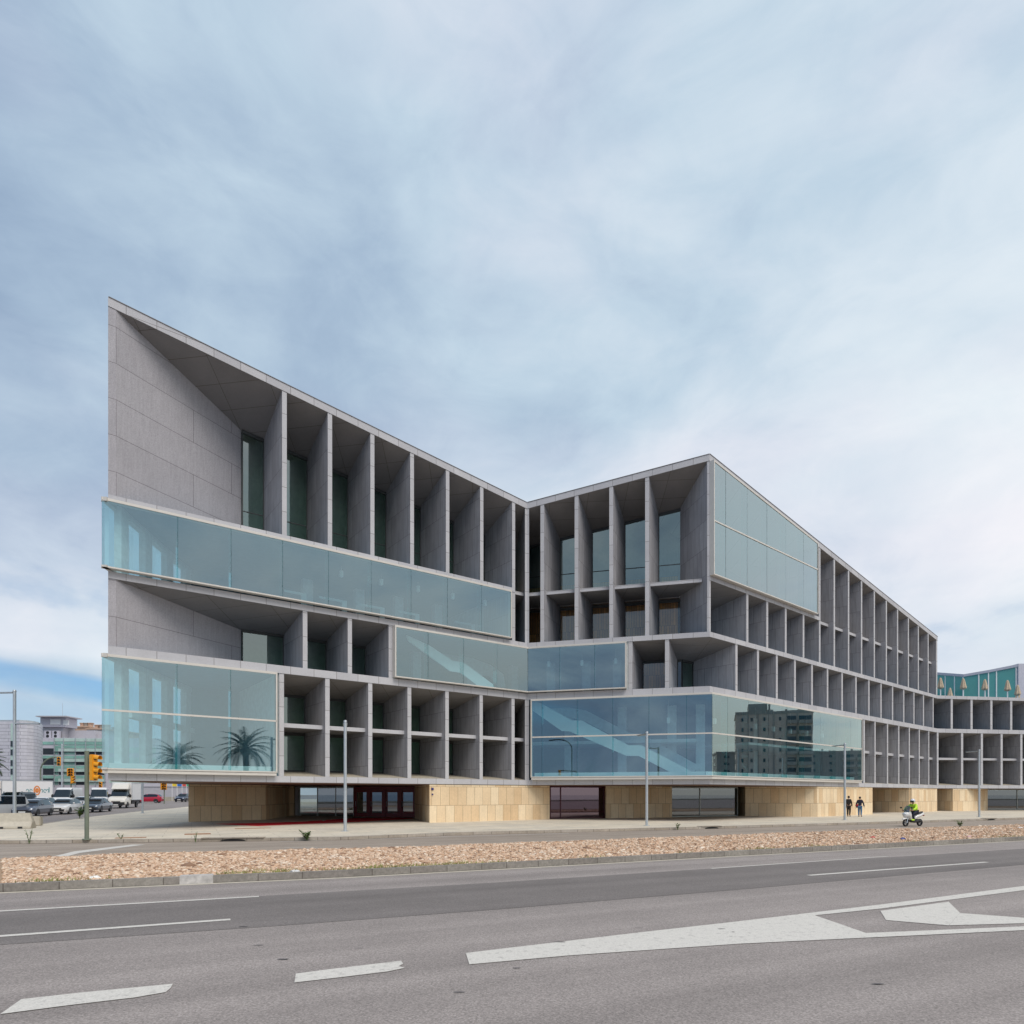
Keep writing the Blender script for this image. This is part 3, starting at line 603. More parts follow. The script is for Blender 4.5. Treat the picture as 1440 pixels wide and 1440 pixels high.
glass_box([(WL, st(WL, 556, 602, 652, 699) + [WL.len], (False, True)), (WM, [0] + st(WM, 787, 836, 880), (True, False))], ZB1 + .05, ZA0 - .02, M['glass_box'])
glass_box([(WM, st(WM, 747, 762, 811.5, 861.5, 912.5, 965.5) + [WM.len], (False, True)), (WR, [0] + st(WR, 1023, 1052.5, 1080.5, 1107, 1131.5, 1153.5, 1175.5, 1196, 1212), (True, False))], ZL1 + .18, ZB0 - .02, M['glass_box'], transom=6.35, upstand=True)
glass_box([(WR, st(WR, 1004, 1020.5, 1050.7, 1078.5, 1105, 1130, 1150), (False, False))], ZC1 + .02, lambda w, t: w.roof(t, 0) - RT - .03, M['glass_up'], transom=21.25)
# interiors
def inner(w, ta, tb, o, z0, z1, mat, name='interior_wall', mitre=(False, False), th=.2):
    ft = z1 if callable(z1) else (lambda t, q: z1)
    return bpart(MB().hexa(band(w, ta, tb, o, o + th, z0, ft, mitre)), name, M[mat])
for w in ALL4:
    inner(w, 0, w.len, 9.0, ZL1, ZB0, 'inner_dim', mitre=FULL); inner(w, 0, w.len, 9.0, ZB1, ZA0, 'inner_dim', mitre=FULL)
    if w is not WQ:
        inner(w, 0, w.len, 9.0, ZA1, ZC0, 'inner_dim', mitre=FULL); inner(w, 0, w.len, 9.0, ZC1, lambda t, o, w=w: w.roof(t, o) - RT, 'inner_dim', mitre=FULL)
inner(WL, SP + .5, WL.len, 6.5, ZC1, lambda t, o: WL.roof(t, o) - RT, 'inner_dark', mitre=(False, True)); inner(WL, SP + .5, WL.at(552), 6.5, ZB1, ZA0, 'inner_dark'); inner(WL, WL.at(400, D), WL.len, 6.5, ZL1, ZB0, 'inner_dark', mitre=(False, True))
inner(WM, 0, WM.len, 4.3, ZA1, 19.0, 'wood', 'wood_panelling', FULL); inner(WM, WM.at(890, D), WM.len, 4.4, ZB1, ZA0, 'wood', 'wood_panelling', (False, True))
inner(WR, 6, WR.len, 6.5, ZB1, ZA0, 'inner_dark', mitre=(False, True)); inner(WR, 6, WR.len, 6.5, ZA1, ZC0, 'inner_dark', mitre=(False, True)); inner(WR, WR.at(1215), WR.len, 6.5, ZL1, ZB0, 'inner_dark', mitre=(False, True)); inner(WQ, 0, WQ.len, 6.5, ZL1, ZB0, 'inner_dark', mitre=(True, False)); inner(WQ, 0, WQ.len, 6.6, ZB1, ZA0, 'inner_dark', mitre=(True, False))
# party walls that close the boxes against the bays
for w, px, z0, z1 in ((WL, 393, ZL1, ZB0), (WL, 552, ZB1, ZA0), (WM, 883, ZB1, ZA0), (WR, 1214, ZL1, ZB0), (WL, 720, ZA1, ZC0)):
    t = w.at(px, .2); bpart(MB().hexa(band(w, t - .09, t + .09, .1, 9, z0 + .001, z1 - .001)), 'party_wall', M['inner'])
# white columns, door frames inside, and landings
for w, pxs, z0, z1 in ((WL, (432, 505, 560, 615, 660), ZA1, ZC0), (WM, (775, 825, 868), ZB1, ZA0), (WL, (585, 660, 722), ZB1, ZA0), (WM, (800, 875, 945, 985), ZL1, ZB0), (WR, (1060, 1150, 1195), ZL1, ZB0)):
    for x in pxs:
        t = w.at(x, 6.4); inner(w, t - .35, t + .35, 6.2, z0 + .002, z1 - .002, 'inner', 'column', th=.5)
for x0, x1 in ((400, 431), (449, 488), (504, 541), (560, 590), (640, 668)):
    a, b = WL.at(x0, 5.0), WL.at(x1, 5.0)
    mb = MB(); mb.hexa(band(WL, a, b, 5.0, 5.1, 15.6, 15.75)); mb.hexa(band(WL, b - .35, b, 4.99, 5.12, ZA1 + 1.3, 15.595)); bpart(mb, 'door_frame', M['parapet'])
def ribbon(w, o, top, bot, th=.16, mat='parapet', name='stair'):
    """stair parapet: an outlined panel standing parallel to the facade"""
    pts = [w.pz(x, y, o) for x, y in top] + [w.pz(x, y, o) for x, y in bot]; n = len(pts); d = Vector((w.n.x, w.n.y, 0)) * th
    mb = MB().add(pts + [p + d for p in pts], [tuple(range(n)), tuple(range(2 * n - 1, n - 1, -1))] + [(i, n + i, n + (i + 1) % n, (i + 1) % n) for i in range(n)])
    return bpart(mb, name, M[mat])
ribbon(WL, 1.5, [(572, 893), (604, 907.5), (637, 929.5), (648, 930.6), (654.6, 933.3), (693.6, 962.4), (695, 966.4)], [(672, 964.5), (653.8, 950.1), (647.7, 945.9), (633.2, 943.7), (604.2, 922.6), (575, 901)])
ribbon(WL, 5.6, [(604, 902), (636, 905), (668, 927), (690, 935), (708, 948), (711, 966)], [(700, 966), (690, 952), (664, 947), (640, 932), (606, 921)], mat='inner')
ribbon(WM, 1.4, [(748, 985), (761, 989), (804, 1013), (818, 1013), (884, 1048), (902, 1048), (960, 1078), (973, 1085.5)], [(945, 1086), (937, 1083), (898, 1063), (881, 1063), (801, 1028.5), (790, 1028), (747, 998)])
ribbon(WM, 5.4, [(772, 990), (824, 999), (884, 1030), (905, 1034), (960, 1064), (985, 1078)], [(975, 1086), (955, 1078), (900, 1050), (884, 1047), (824, 1015), (772, 1000)], mat='inner')
# landings and stair flights behind the parapets
bpart(MB().hexa(band(WM, WM.at(748, 4), WM.at(980, 4), 4.0, 8.9, 6.1, 6.35)), 'gallery_floor', M['inner'])
bpart(MB().hexa(band(WR, WR.at(1025, 4), WR.at(1139, 4), 2.2, 8.9, 6.15, 6.33)), 'gallery_floor', M['inner'])
# hull at the back
mb = MB()
for w in ALL4: mb.hexa(band(w, 0, w.len, BK, BK + .35, ZL0, (lambda t, o: ZA1) if w is WQ else (lambda t, o, w=w: w.roof(t, BK) - .01), FULL))
mb.hexa(band(WQ, WQ.len - .3, WQ.len, .05, BK, ZL1, ZA0 + .01)); bpart(mb, 'rear_wall', M['granite_big'])
# ground floor
SW = 0.14
def gxy(px, py): q = ground(px, py, SW); return (q.x, q.y)
def gwall(poly, mat='sand', name='sandstone_wall', z1=ZL0 - .03): return bpart(MB().prism(poly, -.3, z1), name, M[mat])
def back(p, dx, dy): return (p[0] + dx, p[1] + dy)
a, b = gxy(265, 1155.8), gxy(374, 1152.6); gwall([a, b, back(b, -.6, 7), back(a, -1.6, 7)])
a, b = gxy(381, 1147.6), gxy(414, 1147.0); gwall([a, b, back(b, -1, 3), back(a, -1, 3)])
a3 = tuple(WL.xy(WL.at(604, .05), .05)); b3 = tuple(WL.xy(WL.at(773, .05), .05)); d3 = gxy(583, 1150.9)
gwall([a3, b3, back(b3, -2.4, 3.6), back(d3, 2.5, 3.8), d3])
q = WL.at(606.5, .03); pl = MB(); pl.hexa(band(WL, q, q + .16, -.02, .045, 2.36, 2.52)); pl.hexa(band(WL, q + .03, q + .13, -.02, .045, 2.02, 2.12)); bpart(pl, 'plaque', simple('blue_plaque', (.03, .03, .16), .4))
c4, d4 = gxy(852, 1150.6), gxy(945, 1149.3); gwall([c4, d4, back(d4, 0, 4), back(c4, 0, 4)])
e5 = gxy(1048, 1147.7); f5 = tuple(WR.xy(WR.at(1149, .05), .05)); g5 = tuple(WR.xy(WR.at(1227, .05), .05)); gwall([e5, f5, g5, back(g5, -3.9, 4.6), back(e5, 0.5, 5)])
h6, i6 = gxy(1222, 1141.4), gxy(1282, 1142.6); gwall([h6, i6, back(i6, 0, 3), back(h6, 0, 3)])
j6 = tuple(WR.xy(WR.at(1278.5, .05), .05)); gwall([j6, tuple(WR.xy(WR.len + .01, .05)), tuple(WR.xy(WR.len + .01, 4)), back(j6, -2.6, 3.1)])
k7 = tuple(WQ.xy(WQ.at(1340, .05), .05)); l7 = tuple(WQ.xy(WQ.at(1360, .05), .05)); m7 = gxy(1389, 1139.4); gwall([k7, l7, m7, back(m7, -.5, 5), back(k7, -1.3, 5)])
gwall([tuple(WQ.xy(.2, 3.9)), tuple(WQ.xy(2.6, 3.9)), tuple(WQ.xy(2.6, 4.3)), tuple(WQ.xy(.2, 4.3))], 'black', 'dark_doorway')
n7 = (m7[0] + 22, m7[1] + 4)
def street_window(a, b, gm, fm, mull=(), zb=.22, rail=None, name='street_window'):
    a, b = Vector(a), Vector(b); u = (b - a).normalized(); n = Vector((-u.y, u.x)); Ld = (b - a).length; zt = ZL0 - .06; fr = MB()
    def bx(s0, s1, o0, o1, z0, z1): fr.hexa([Vector((*(a + u * s + n * o), z)) for z in (z0, z1) for s, o in ((s0, o0), (s1, o0), (s1, o1), (s0, o1))])
    bx(0, Ld, -.05, .05, -.1, zb); bx(0, Ld, -.05, .05, zt - .1, zt)
    for s in (0.04, *[m * Ld for m in mull], Ld - .04): bx(s - .04, s + .04, -.045, .045, zb, zt - .1)
    if rail: bx(.08, Ld - .08, -.035, .035, rail, rail + .05)
    f = bpart(fr, name, fm)
    edges = [0.04, *[m * Ld for m in mull], Ld - .04]
    for s0, s1 in zip(edges, edges[1:]):
        p0, p1 = a + u * (s0 + .04), a + u * (s1 - .04)
        MB().quad(Vector((*p0, zb)), Vector((*p1, zb)), Vector((*p1, zt - .1)), Vector((*p0, zt - .1))).build('pane', gm, f, ORG)
    return f
g0 = (at(421, 55.4), 55.4); g1p = (at(498, 56.3), 56.3); g2p = (at(585, 55.4), 55.4)
sw = street_window(g0, g1p, M['glass_street'], M['steel'], (.33, .66))
mb = MB().prism([back(g0, -1.6, -.1), back(g0, -.35, -.1), back(g0, -.35, .5), back(g0, -1.6, .5)], -.1, ZL0 - .05); bpart(mb, 'dark_gap_and_post', M['black'])  # black block: shade of the gap beside the grey post, put in as colour
bpart(MB().prism([back(g0, -.32, -.12), back(g0, -.02, -.12), back(g0, -.02, .3), back(g0, -.32, .3)], -.1, ZL0 - .05), 'dark_gap_and_post', M['metalgrey'])
# burgundy double doors
Va, Vb = Vector(g1p), Vector(g2p); u = (Vb - Va).normalized(); n = Vector((-u.y, u.x)); Ld = (Vb - Va).length
mb = MB()
def dbx(mb, s0, s1, o0, o1, z0, z1): mb.hexa([Vector((*(Va + u * s + n * o), z)) for z in (z0, z1) for s, o in ((s0, o0), (s1, o0), (s1, o1), (s0, o1))])
dbx(mb, 0, Ld, -.12, .12, 2.46, ZL0 - .05)
for k in range(5): s = k * Ld / 4; dbx(mb, max(0, s - .10), min(Ld, s + .10), -.10, .10, 0, 2.46)
bpart(mb, 'door_surround', M['doorred'])
for k in range(4):
    s0, s1 = k * Ld / 4 + .105, (k + 1) * Ld / 4 - .105; mb = MB()
    dbx(mb, s0, s0 + .15, -.04, .04, .16, 2.45); dbx(mb, s1 - .15, s1, -.04, .04, .16, 2.45); dbx(mb, s0 + .15, s1 - .15, -.04, .04, .16, .50); dbx(mb, s0 + .15, s1 - .15, -.04, .04, 2.25, 2.45)
    d = bpart(mb, 'door', M['doorred'])
    p0, p1 = Va + u * (s0 + .15), Va + u * (s1 - .15); MB().quad(Vector((*p0, .5)), Vector((*p1, .5)), Vector((*p1, 2.25)), Vector((*p0, 2.25))).build('pane', M['glass_street'], d, ORG)
    hp = Va + u * (s0 + .08) - n * .10; MB().tube([(hp.x, hp.y, 1.05), (hp.x, hp.y, 1.5)], .022, 8).build('handle', M['metalgrey'], d, ORG)
street_window(back(b3, .05, .8), back(c4, -.02, .6), M['glass_wine'], M['burgundy'], (.19,), rail=.62)
street_window(back(d4, .02, .5), back(e5, -.5, .5), M['glass_street'], M['steel'], (.42,))
street_window(back(m7, .05, .4), n7, M['glass_street'], M['steel'], (.2, .4, .6, .8))
mb = MB()       # back of the ground floor
for w in ALL4: mb.hexa(band(w, 20 if w is WL else 0, w.len, 24.6, 25.0, -.2, ZL0 - .06, (w is not WL, True)))
bpart(mb, 'service_wall', M['inner_dark'])
# pavilion on the roof terrace
pav = MB(); YP = 93.0; tops = [(1316, 945.5), (1354.5, 948.3), (1390, 942.2), (1431, 934.0)]
pp = [Vector((at(x, YP + (3.5 if i in (0,) else 0) - (i > 1) * (i - 1) * 1.8), YP + (3.5 if i in (0,) else 0) - (i > 1) * (i - 1) * 1.8, 0)) for i, (x, y) in enumerate(tops)]
zt_ = [zat(y, p.y) for p, (x, y) in zip(pp, tops)]
for i in range(3):
    a, b = pp[i], pp[i + 1]; d = Vector((0, .5, 0)); e_ = Vector((0, .15, 0))
    pav.hexa([a + Vector((0, -.1, zt_[i] - .35)), b + Vector((0, -.1, zt_[i + 1] - .35)), b + Vector((0, 9, zt_[i + 1] - .35)), a + Vector((0, 9, zt_[i] - .35)), a + Vector((0, -.1, zt_[i])), b + Vector((0, -.1, zt_[i + 1])), b + Vector((0, 9, zt_[i + 1])), a + Vector((0, 9, zt_[i]))])
a = pp[3]; pav.box((a.x + .45, a.y + .5, 13.5 + (zt_[3] - 13.5) / 2), (.9, 1.3, zt_[3] - 13.5 + .1)); pav.box((a.x + 4.5, a.y + 4.5, 13.5 + (zt_[3] - 13.5) / 2), (7.0, 9, zt_[3] - 13.5 + .15))
pv = bpart(pav, 'roof_pavilion', M['render_lilac'])
for i, cuts in ((0, (0, .36, .70, 1)), (1, (0, .62, 1)), (2, (0, .28, .95))):
    for c0, c1 in zip(cuts, cuts[1:]):
        a, b = pp[i].lerp(pp[i + 1], c0 + .012), pp[i].lerp(pp[i + 1], c1 - .012); za, zb = lerp(zt_[i], zt_[i + 1], c0) - .35, lerp(zt_[i], zt_[i + 1], c1) - .35; d = Vector((0, .1, 0))
        f = MB().hexa([a + Vector((0, .05, 13.4)), b + Vector((0, .05, 13.4)), b + Vector((0, .15, 13.4)), a + Vector((0, .15, 13.4)), a + Vector((0, .05, za)), b + Vector((0, .05, zb)), b + Vector((0, .15, zb)), a + Vector((0, .15, za))])
        f.build('pane', M['teal'], pv, ORG)
        for q, z in ((b, zb),): MB().box((q.x + .04, q.y + .02, (13.4 + z) / 2), (.12, .12, z - 13.4)).build('mullion', M['whitemetal'], pv, ORG)
mb = MB()
C3v = Vector((C3[0], C3[1])); poly = [tuple(WQ.xy(0.5, BK - .2)), tuple(WQ.xy(WQ.len - .3, BK - .2)), tuple(WQ.xy(WQ.len - .3, BK + 14)), tuple(WQ.xy(0.5, BK + 14))]
mb.prism(poly, ZA0, ZA1 - .01); bpart(mb, 'terrace_deck', M['sill'])

# pendant lamps hanging behind the glass
def pendant(w, px, py, zc, label):
    q = w.pz(px, py, 2.2); r = thing('pendant_lamp', label, 'pendant lamp', q, math.atan2(w.u.y, w.u.x), 'white pendant lamps hanging behind the blue glass')
    MB().box((0, 0, 0), (.22, .22, .42)).build('lamp_shade', M['lampwhite'], r, bevel=.02)
    MB().tube([(0, 0, .2), (0, 0, zc - q.z)], .012, 6).build('cord', M['whitemetal'], r)
for i, (x, y) in enumerate(((480, 807), (536, 818.5), (587.8, 828), (636.7, 838.4), (682, 848))):
    pendant(WL, x, y, ZC0, 'white box lamp in the long upper glass box, %s from its west corner' % ('first', 'second', 'third', 'fourth', 'fifth')[i])
for i, (x, y) in enumerate(((772, 934), (818.5, 932.5), (866, 930))):
    pendant(WM, x, y, ZA0, 'white box lamp in the middle glass box, %s past the fold' % ('first', 'second', 'third')[i])
pendant(WM, 940, 1013, ZB0, 'white box lamp above the lower stair, just before the projecting glass corner')
for i, (x, y) in enumerate(((1005, 1014), (1062, 1021.5), (1087.5, 1025), (1111.5, 1028.3), (1134.5, 1031.5), (1156, 1034.5))):
    pendant(WR, x, y, ZB0, 'white box lamp in the lower glass box, %s past its projecting corner' % ('first', 'second', 'third', 'fourth', 'fifth', 'sixth')[i])
# closed parasols on the terrace
PAR = [(1322.5, 953, 81, 'closed straw coloured parasol on the roof terrace, touching the end of the tall grey wing'),
       (1336, 967.2, 91, 'closed parasol of which only the top shows between the first and second tall parasols'),
       (1354.5, 953.7, 81, 'closed straw coloured parasol standing where the teal pavilion folds'),
       (1385, 955, 81, 'closed straw coloured parasol alone in front of the wide teal glass'),
       (1416.7, 956.3, 81, 'closed straw coloured parasol with a white pole beside a leaning one'),
       (1421.5, 971, 84, 'slumped beige parasol leaning to the side behind the terrace edge'),
       (1431, 963, 83.5, 'closed beige parasol beside the grey end wall of the pavilion')]
pr = None
for i, (px, py, y, lab) in enumerate(PAR):
    z = zat(py, y); x = at(px, y)
    if pr is None:
        pr = thing('parasol', lab, 'parasol', (x, y, z - 2.75), 0, 'closed parasols on the roof terrace'); o = pr
        MB().tube([(0, 0, 0), (0, 0, 2.6)], .07, 8).build('pole', M['whitemetal'], o)
        mb = MB(); K = 14; prof = [(2.75, .03), (2.66, .12), (2.3, .18), (1.9, .25), (1.62, .31), (1.48, .29), (1.36, .10)]; vs = []
        for zz, rr in prof:
            for j in range(K): w_ = 2 * PI * j / K; q = rr * (1 + .22 * (j % 2) * (1 if rr > .15 else 0)); vs.append((q * math.cos(w_), q * math.sin(w_), zz + (.05 if j % 3 == 0 and zz < 1.6 else 0)))
        mb.add(vs, [(a * K + j, a * K + (j + 1) % K, (a + 1) * K + (j + 1) % K, (a + 1) * K + j) for a in range(len(prof) - 1) for j in range(K)][::1]); mb.build('canopy', M['canvas'], o)
    else:
        o = copy_tree(pr); o.location = (x, y, z - 2.75); o['label'] = lab; o.rotation_euler = (0, .42 if i == 5 else 0, i * 1.3 if i != 5 else 0)

# ------------------------------------------------------------------ ground, carriageways, kerbs
def sheet(name, poly, dz, mat, kind='structure', cuts=True, thick=0.0):
    """flat area cut into strips so that it can follow the gentle rise of the side street"""
    bm = bmesh.new(); bm.faces.new([bm.verts.new((p[0], p[1], 0)) for p in poly])
    if bm.faces[:][0].normal.z < 0 or True:
        bm.normal_update()
        if bm.faces[:][0].normal.z < 0: bmesh.ops.reverse_faces(bm, faces=bm.faces[:])
    bmesh.ops.triangulate(bm, faces=bm.faces[:])
    for Y in (35, 45, 55, 65, 75, 90, 105, 125, 145, 165):
        bmesh.ops.bisect_plane(bm, geom=bm.verts[:] + bm.edges[:] + bm.faces[:], plane_co=(0, Y, 0), plane_no=(0, 1, 0))
    for X in (-22, -19, -17, -15, -13, -11, -8):
        bmesh.ops.bisect_plane(bm, geom=bm.verts[:] + bm.edges[:] + bm.faces[:], plane_co=(X, 0, 0), plane_no=(1, 0, 0))
    for v in bm.verts: v.co.z = dz + gz(v.co.x, v.co.y)
    me = bpy.data.meshes.new(name); bm.to_mesh(me); bm.free()
    me.materials.append(M[mat]); uvl = me.uv_layers.new(name='metres'); c, s = math.cos(RA), math.sin(RA)
    for l in me.loops: q = me.vertices[l.vertex_index].co; uvl.data[l.index].uv = (q.x * c + q.y * s, -q.x * s + q.y * c)
    o = bpy.data.objects.new(name, me); COL.objects.link(o)
    return tag(o, kind=kind)
def ext(pts, d0, d1):
    """a surveyed line carried on beyond the frame at both ends"""
    a, b, y, z = Vector(pts[0]), Vector(pts[1]), Vector(pts[-2]), Vector(pts[-1])
    return [tuple(a + (a - b).normalized() * d0)] + [tuple(p) for p in pts] + [tuple(z + (z - y).normalized() * d1)]
def gl(px, z): return [ground(x, y, z).xy for x, y in px]
K1 = ext(gl([(0, 1255), (240, 1244.5), (480, 1234), (700, 1222.3), (1040, 1203.5), (1440, 1182)], 0), 60, 120)                   # near kerb of the median
K2 = ext(gl([(0, 1211.5), (240, 1201.7), (480, 1196.6), (700, 1189), (1040, 1176), (1270, 1166.6), (1440, 1161)], 0.0), 40, 120)   # far edge of the median
K3 = ext(gl([(0, 1187), (240, 1184.5), (480, 1181.5), (640, 1174.6), (960, 1166.8), (1220, 1159.2), (1440, 1152.2)], 0.0), 30, 160) # pavement kerb
sheet('ground', [(-900, -40), (900, -40), (900, 1500), (-900, 1500)], -0.05, 'earth')
sea = MB().quad((-3000, -4000, -.9), (3000, -4000, -.9), (3000, -40, -.9), (-3000, -40, -.9)).build('sea', M['water']); tag(sea, kind='structure')
sw_ = MB().box((0, -40, -.1), (1800, .6, 1.1)).build('sea_wall', M['concrete'], origin=(0, -40, 0)); tag(sw_, 'long low pale concrete wall along the water behind the road', 'sea wall')
sheet('road', [(-200, -38), (300, -38)] + [tuple(p) for p in K1[::-1]], 0.0, 'asphalt')
def offs(line, d):
    out = []
    for i, p in enumerate(line):
        a, b = Vector(line[max(0, i - 1)]), Vector(line[min(len(line) - 1, i + 1)]); t = (b - a).normalized(); out.append(tuple(Vector(p) + Vector((-t.y, t.x)) * d))
    return out
sheet('far_road', [tuple(p) for p in K2] + [tuple(p) for p in K3[::-1]], 0.0, 'asphalt_far')
# darker worn lane between the two thin lines
La = ext(gl([(0, 1281), (364, 1260.5), (700, 1241), (1040, 1219), (1440, 1193.5)], 0), 40, 80); Lb = ext(gl([(0, 1329), (388, 1302.5), (700, 1279), (1040, 1251), (1440, 1216)], 0), 30, 80)
sheet('road_lane', [tuple(p) for p in La] + [tuple(p) for p in Lb[::-1]], 0.004, 'asphalt_dark')
# pavement around the building, with its border along the side street
border = [ground(x, y, SW).xy for x, y in ((0, 1166), (40, 1161), (120, 1149), (200, 1140.2), (240, 1136.8))]
tip = K3[1]
pav_poly = [tuple(p) for p in K3[1:]] + [(200, 140), (60, 140), (-34, 140)] + [(border[-1][0] - 12, border[-1][1] + 48)] + [tuple(p) for p in border[::-1]] + [(border[0][0] - 3.0, border[0][1] - 2.5), (K3[1][0] - 4.5, K3[1][1] + 1.5)]
sheet('pavement', pav_poly, SW, 'plaza')
def strip_kerb(name, line, w, h, mat, dz0=-.04, skip=None):
    mb = MB(); inner_ = offs(line, w); s = 0
    for i in range(len(line) - 1):
        a, b, c, d = line[i], line[i + 1], inner_[i + 1], inner_[i]; z = lambda q: gz(*q)
        mb.hexa([Vector((*q, dz0 + z(q))) for q in (a, b, c, d)] + [Vector((*q, h + z(q))) for q in (a, b, c, d)])
    return tag(mb.build(name, M[mat]), kind='structure')
def refine(line, step=2.0):
    out = []
    for a, b in zip(line, line[1:]):
        a, b = Vector(a), Vector(b); n = max(1, int((b - a).length / step)); out += [tuple(a.lerp(b, i / n)) for i in range(n)]
    return out + [tuple(line[-1])]
strip_kerb('median_kerb', K1, .16, .175, 'kerb')
strip_kerb('pavement_kerb', K3[1:], .30, SW + .006, 'plazakerb')
strip_kerb('pavement_kerb', [tuple(p) for p in ([(K3[1][0] - 4.5, K3[1][1] + 1.5)] + [(border[0][0] - 3.0, border[0][1] - 2.5)] + [tuple(p) for p in border] + [(border[-1][0] - 12, border[-1][1] + 48)])][::-1], .25, SW + .008, 'plazakerb')
strip_kerb('pavement_kerb', [K3[1], (K3[1][0] - 4.5, K3[1][1] + 1.5)][::-1], .3, SW + .008, 'plazakerb')
# replaced pale kerb block
ka, kb = ground(252, 1243.5, 0).xy, ground(300, 1241.5, 0).xy; t_ = (kb - ka).normalized(); n_ = Vector((-t_.y, t_.x))
P = [ka - n_ * .07, kb - n_ * .07, kb + n_ * .19, ka + n_ * .19]
o = MB().hexa([Vector((*q, -.03)) for q in P] + [Vector((*q, .195)) for q in P]).build('kerb_block', M['kerb_light'], origin=(ka.x, ka.y, 0), bevel=.015)
tag(o, 'single paler concrete block patched into the near kerb of the gravel median', 'kerb block')
# sandy dust line in the gutter
gm_ = offs(K1, -.22); g2_ = offs(K1, -.02)
sheet('gutter', [tuple(p) for p in gm_] + [tuple(p) for p in g2_[::-1]], .006, 'gutter' if 'gutter' in M else 'concrete')
sheet('side_street', [(-24, 36), (K3[1][0] - 4.2, K3[1][1] - 20), (-120, 0), (-260, 60), (-260, 200), (30, 200), (30, 141), (-34, 141)], -.012, 'asphalt_side')
# gravel bed and loose stones
K2b = offs(K2, -.02); K1b = offs(K1, .16)
def cross_at(line, X):
    for a, b in zip(line, line[1:]):
        if (a[0] - X) * (b[0] - X) <= 0 and a[0] != b[0]: return lerp(a[1], b[1], (X - a[0]) / (b[0] - a[0]))
    return line[-1][1]
bed = MB(); xs = np.concatenate([np.arange(-70, -26, 4.0), np.arange(-26, 60, 0.7), np.arange(60, 140, 8)]); rows = []
def bump(x, y, v): return .035 * math.sin(PI * min(1, max(0, v))) ** .5 + .02 * math.sin(x * 1.3 + y) * math.sin(y * 1.7)
for x in xs:
    ya, yb = cross_at(K1b, x), cross_at(K2b, x); rows.append([(x, lerp(ya, yb, v), (.13 if v < .01 else .0 if v > .99 else .11 + bump(x, lerp(ya, yb, v), v))) for v in np.linspace(0, 1, 9)])
for a, b in zip(rows, rows[1:]):
    for j in range(8): bed.quad(a[j], b[j], b[j + 1], a[j + 1])
o = bed.build('median_bed', M['gravel_bed']); tag(o, kind='structure')
def stones(count, name):
    ico = np.array([(0, 0, 1), (.9, 0, .45), (.28, .85, .4), (-.72, .53, .5), (-.72, -.53, .38), (.28, -.85, .45), (.72, .53, -.45), (-.28, .85, -.45), (-.9, 0, -.4), (-.28, -.85, -.45), (.72, -.53, -.4), (0, 0, -1)])
    tri = np.array([(0, 1, 2), (0, 2, 3), (0, 3, 4), (0, 4, 5), (0, 5, 1), (1, 6, 2), (2, 6, 7), (2, 7, 3), (3, 7, 8), (3, 8, 4), (4, 8, 9), (4, 9, 5), (5, 9, 10), (5, 10, 1), (1, 10, 6)])
    X = rng.uniform(-19, 1, count) if False else None
    px = rng.uniform(-40, 1480, count * 3); v = rng.uniform(0, 1, count * 3)
    pos = []
    dens = rng.uniform(0, 1, count * 3)
    for a, t, dd in zip(px, v, dens):
        # choose along the kerb, denser near the camera side of the frame
        r = (a - CX) / F
        # intersect the view bearing with both edges
        def hit(line):
            for p, q in zip(line, line[1:]):
                fa, fb = p[0] - r * p[1], q[0] - r * q[1]
                if fa * fb <= 0 and fa != fb and q[1] > 0 and p[1] > 0: k = fa / (fa - fb); return (lerp(p[0], q[0], k), lerp(p[1], q[1], k))
            return None
        h1, h2 = hit(K1b), hit(K2b)
        if not h1 or not h2: continue
        x, y = lerp(h1[0], h2[0], t), lerp(h1[1], h2[1], t)
        if dd > (14.0 / y) ** .35 * 1.05: continue
        pos.append((x, y, .113 + bump(x, y, t) * .98 + (-.1 * max(0, (t - .9) * 10)) + .005))
        if len(pos) >= count: break
    pos = np.array(pos); n = len(pos); sz = rng.lognormal(math.log(.0215), .42, n) * (1 + pos[:, 1] / 110)
    V = ico[None] * rng.uniform(.65, 1.25, (n, 12, 1)); V[..., 2] *= .6; a = rng.uniform(0, 6.28, n); ca, sa = np.cos(a)[:, None], np.sin(a)[:, None]
    X_, Y_ = V[..., 0] * 1.3, V[..., 1]; V[..., 0], V[..., 1] = X_ * ca - Y_ * sa, X_ * sa + Y_ * ca
    V = V * sz[:, None, None] + pos[:, None, :]
    Fc = (tri[None] + (np.arange(n) * 12)[:, None, None]).reshape(-1, 3)
    me = bpy.data.meshes.new(name); me.vertices.add(n * 12); me.vertices.foreach_set('co', V.reshape(-1)); m3 = len(Fc)
    me.loops.add(m3 * 3); me.loops.foreach_set('vertex_index', Fc.reshape(-1)); me.polygons.add(m3); me.polygons.foreach_set('loop_start', np.arange(m3) * 3); me.polygons.foreach_set('loop_total', np.full(m3, 3)); me.update(); me.materials.append(M['gravel'])
    o = bpy.data.objects.new(name, me); COL.objects.link(o); return tag(o, 'pink and cream gravel stones covering the road median', 'gravel', kind='stuff')
stones(88000, 'gravel')
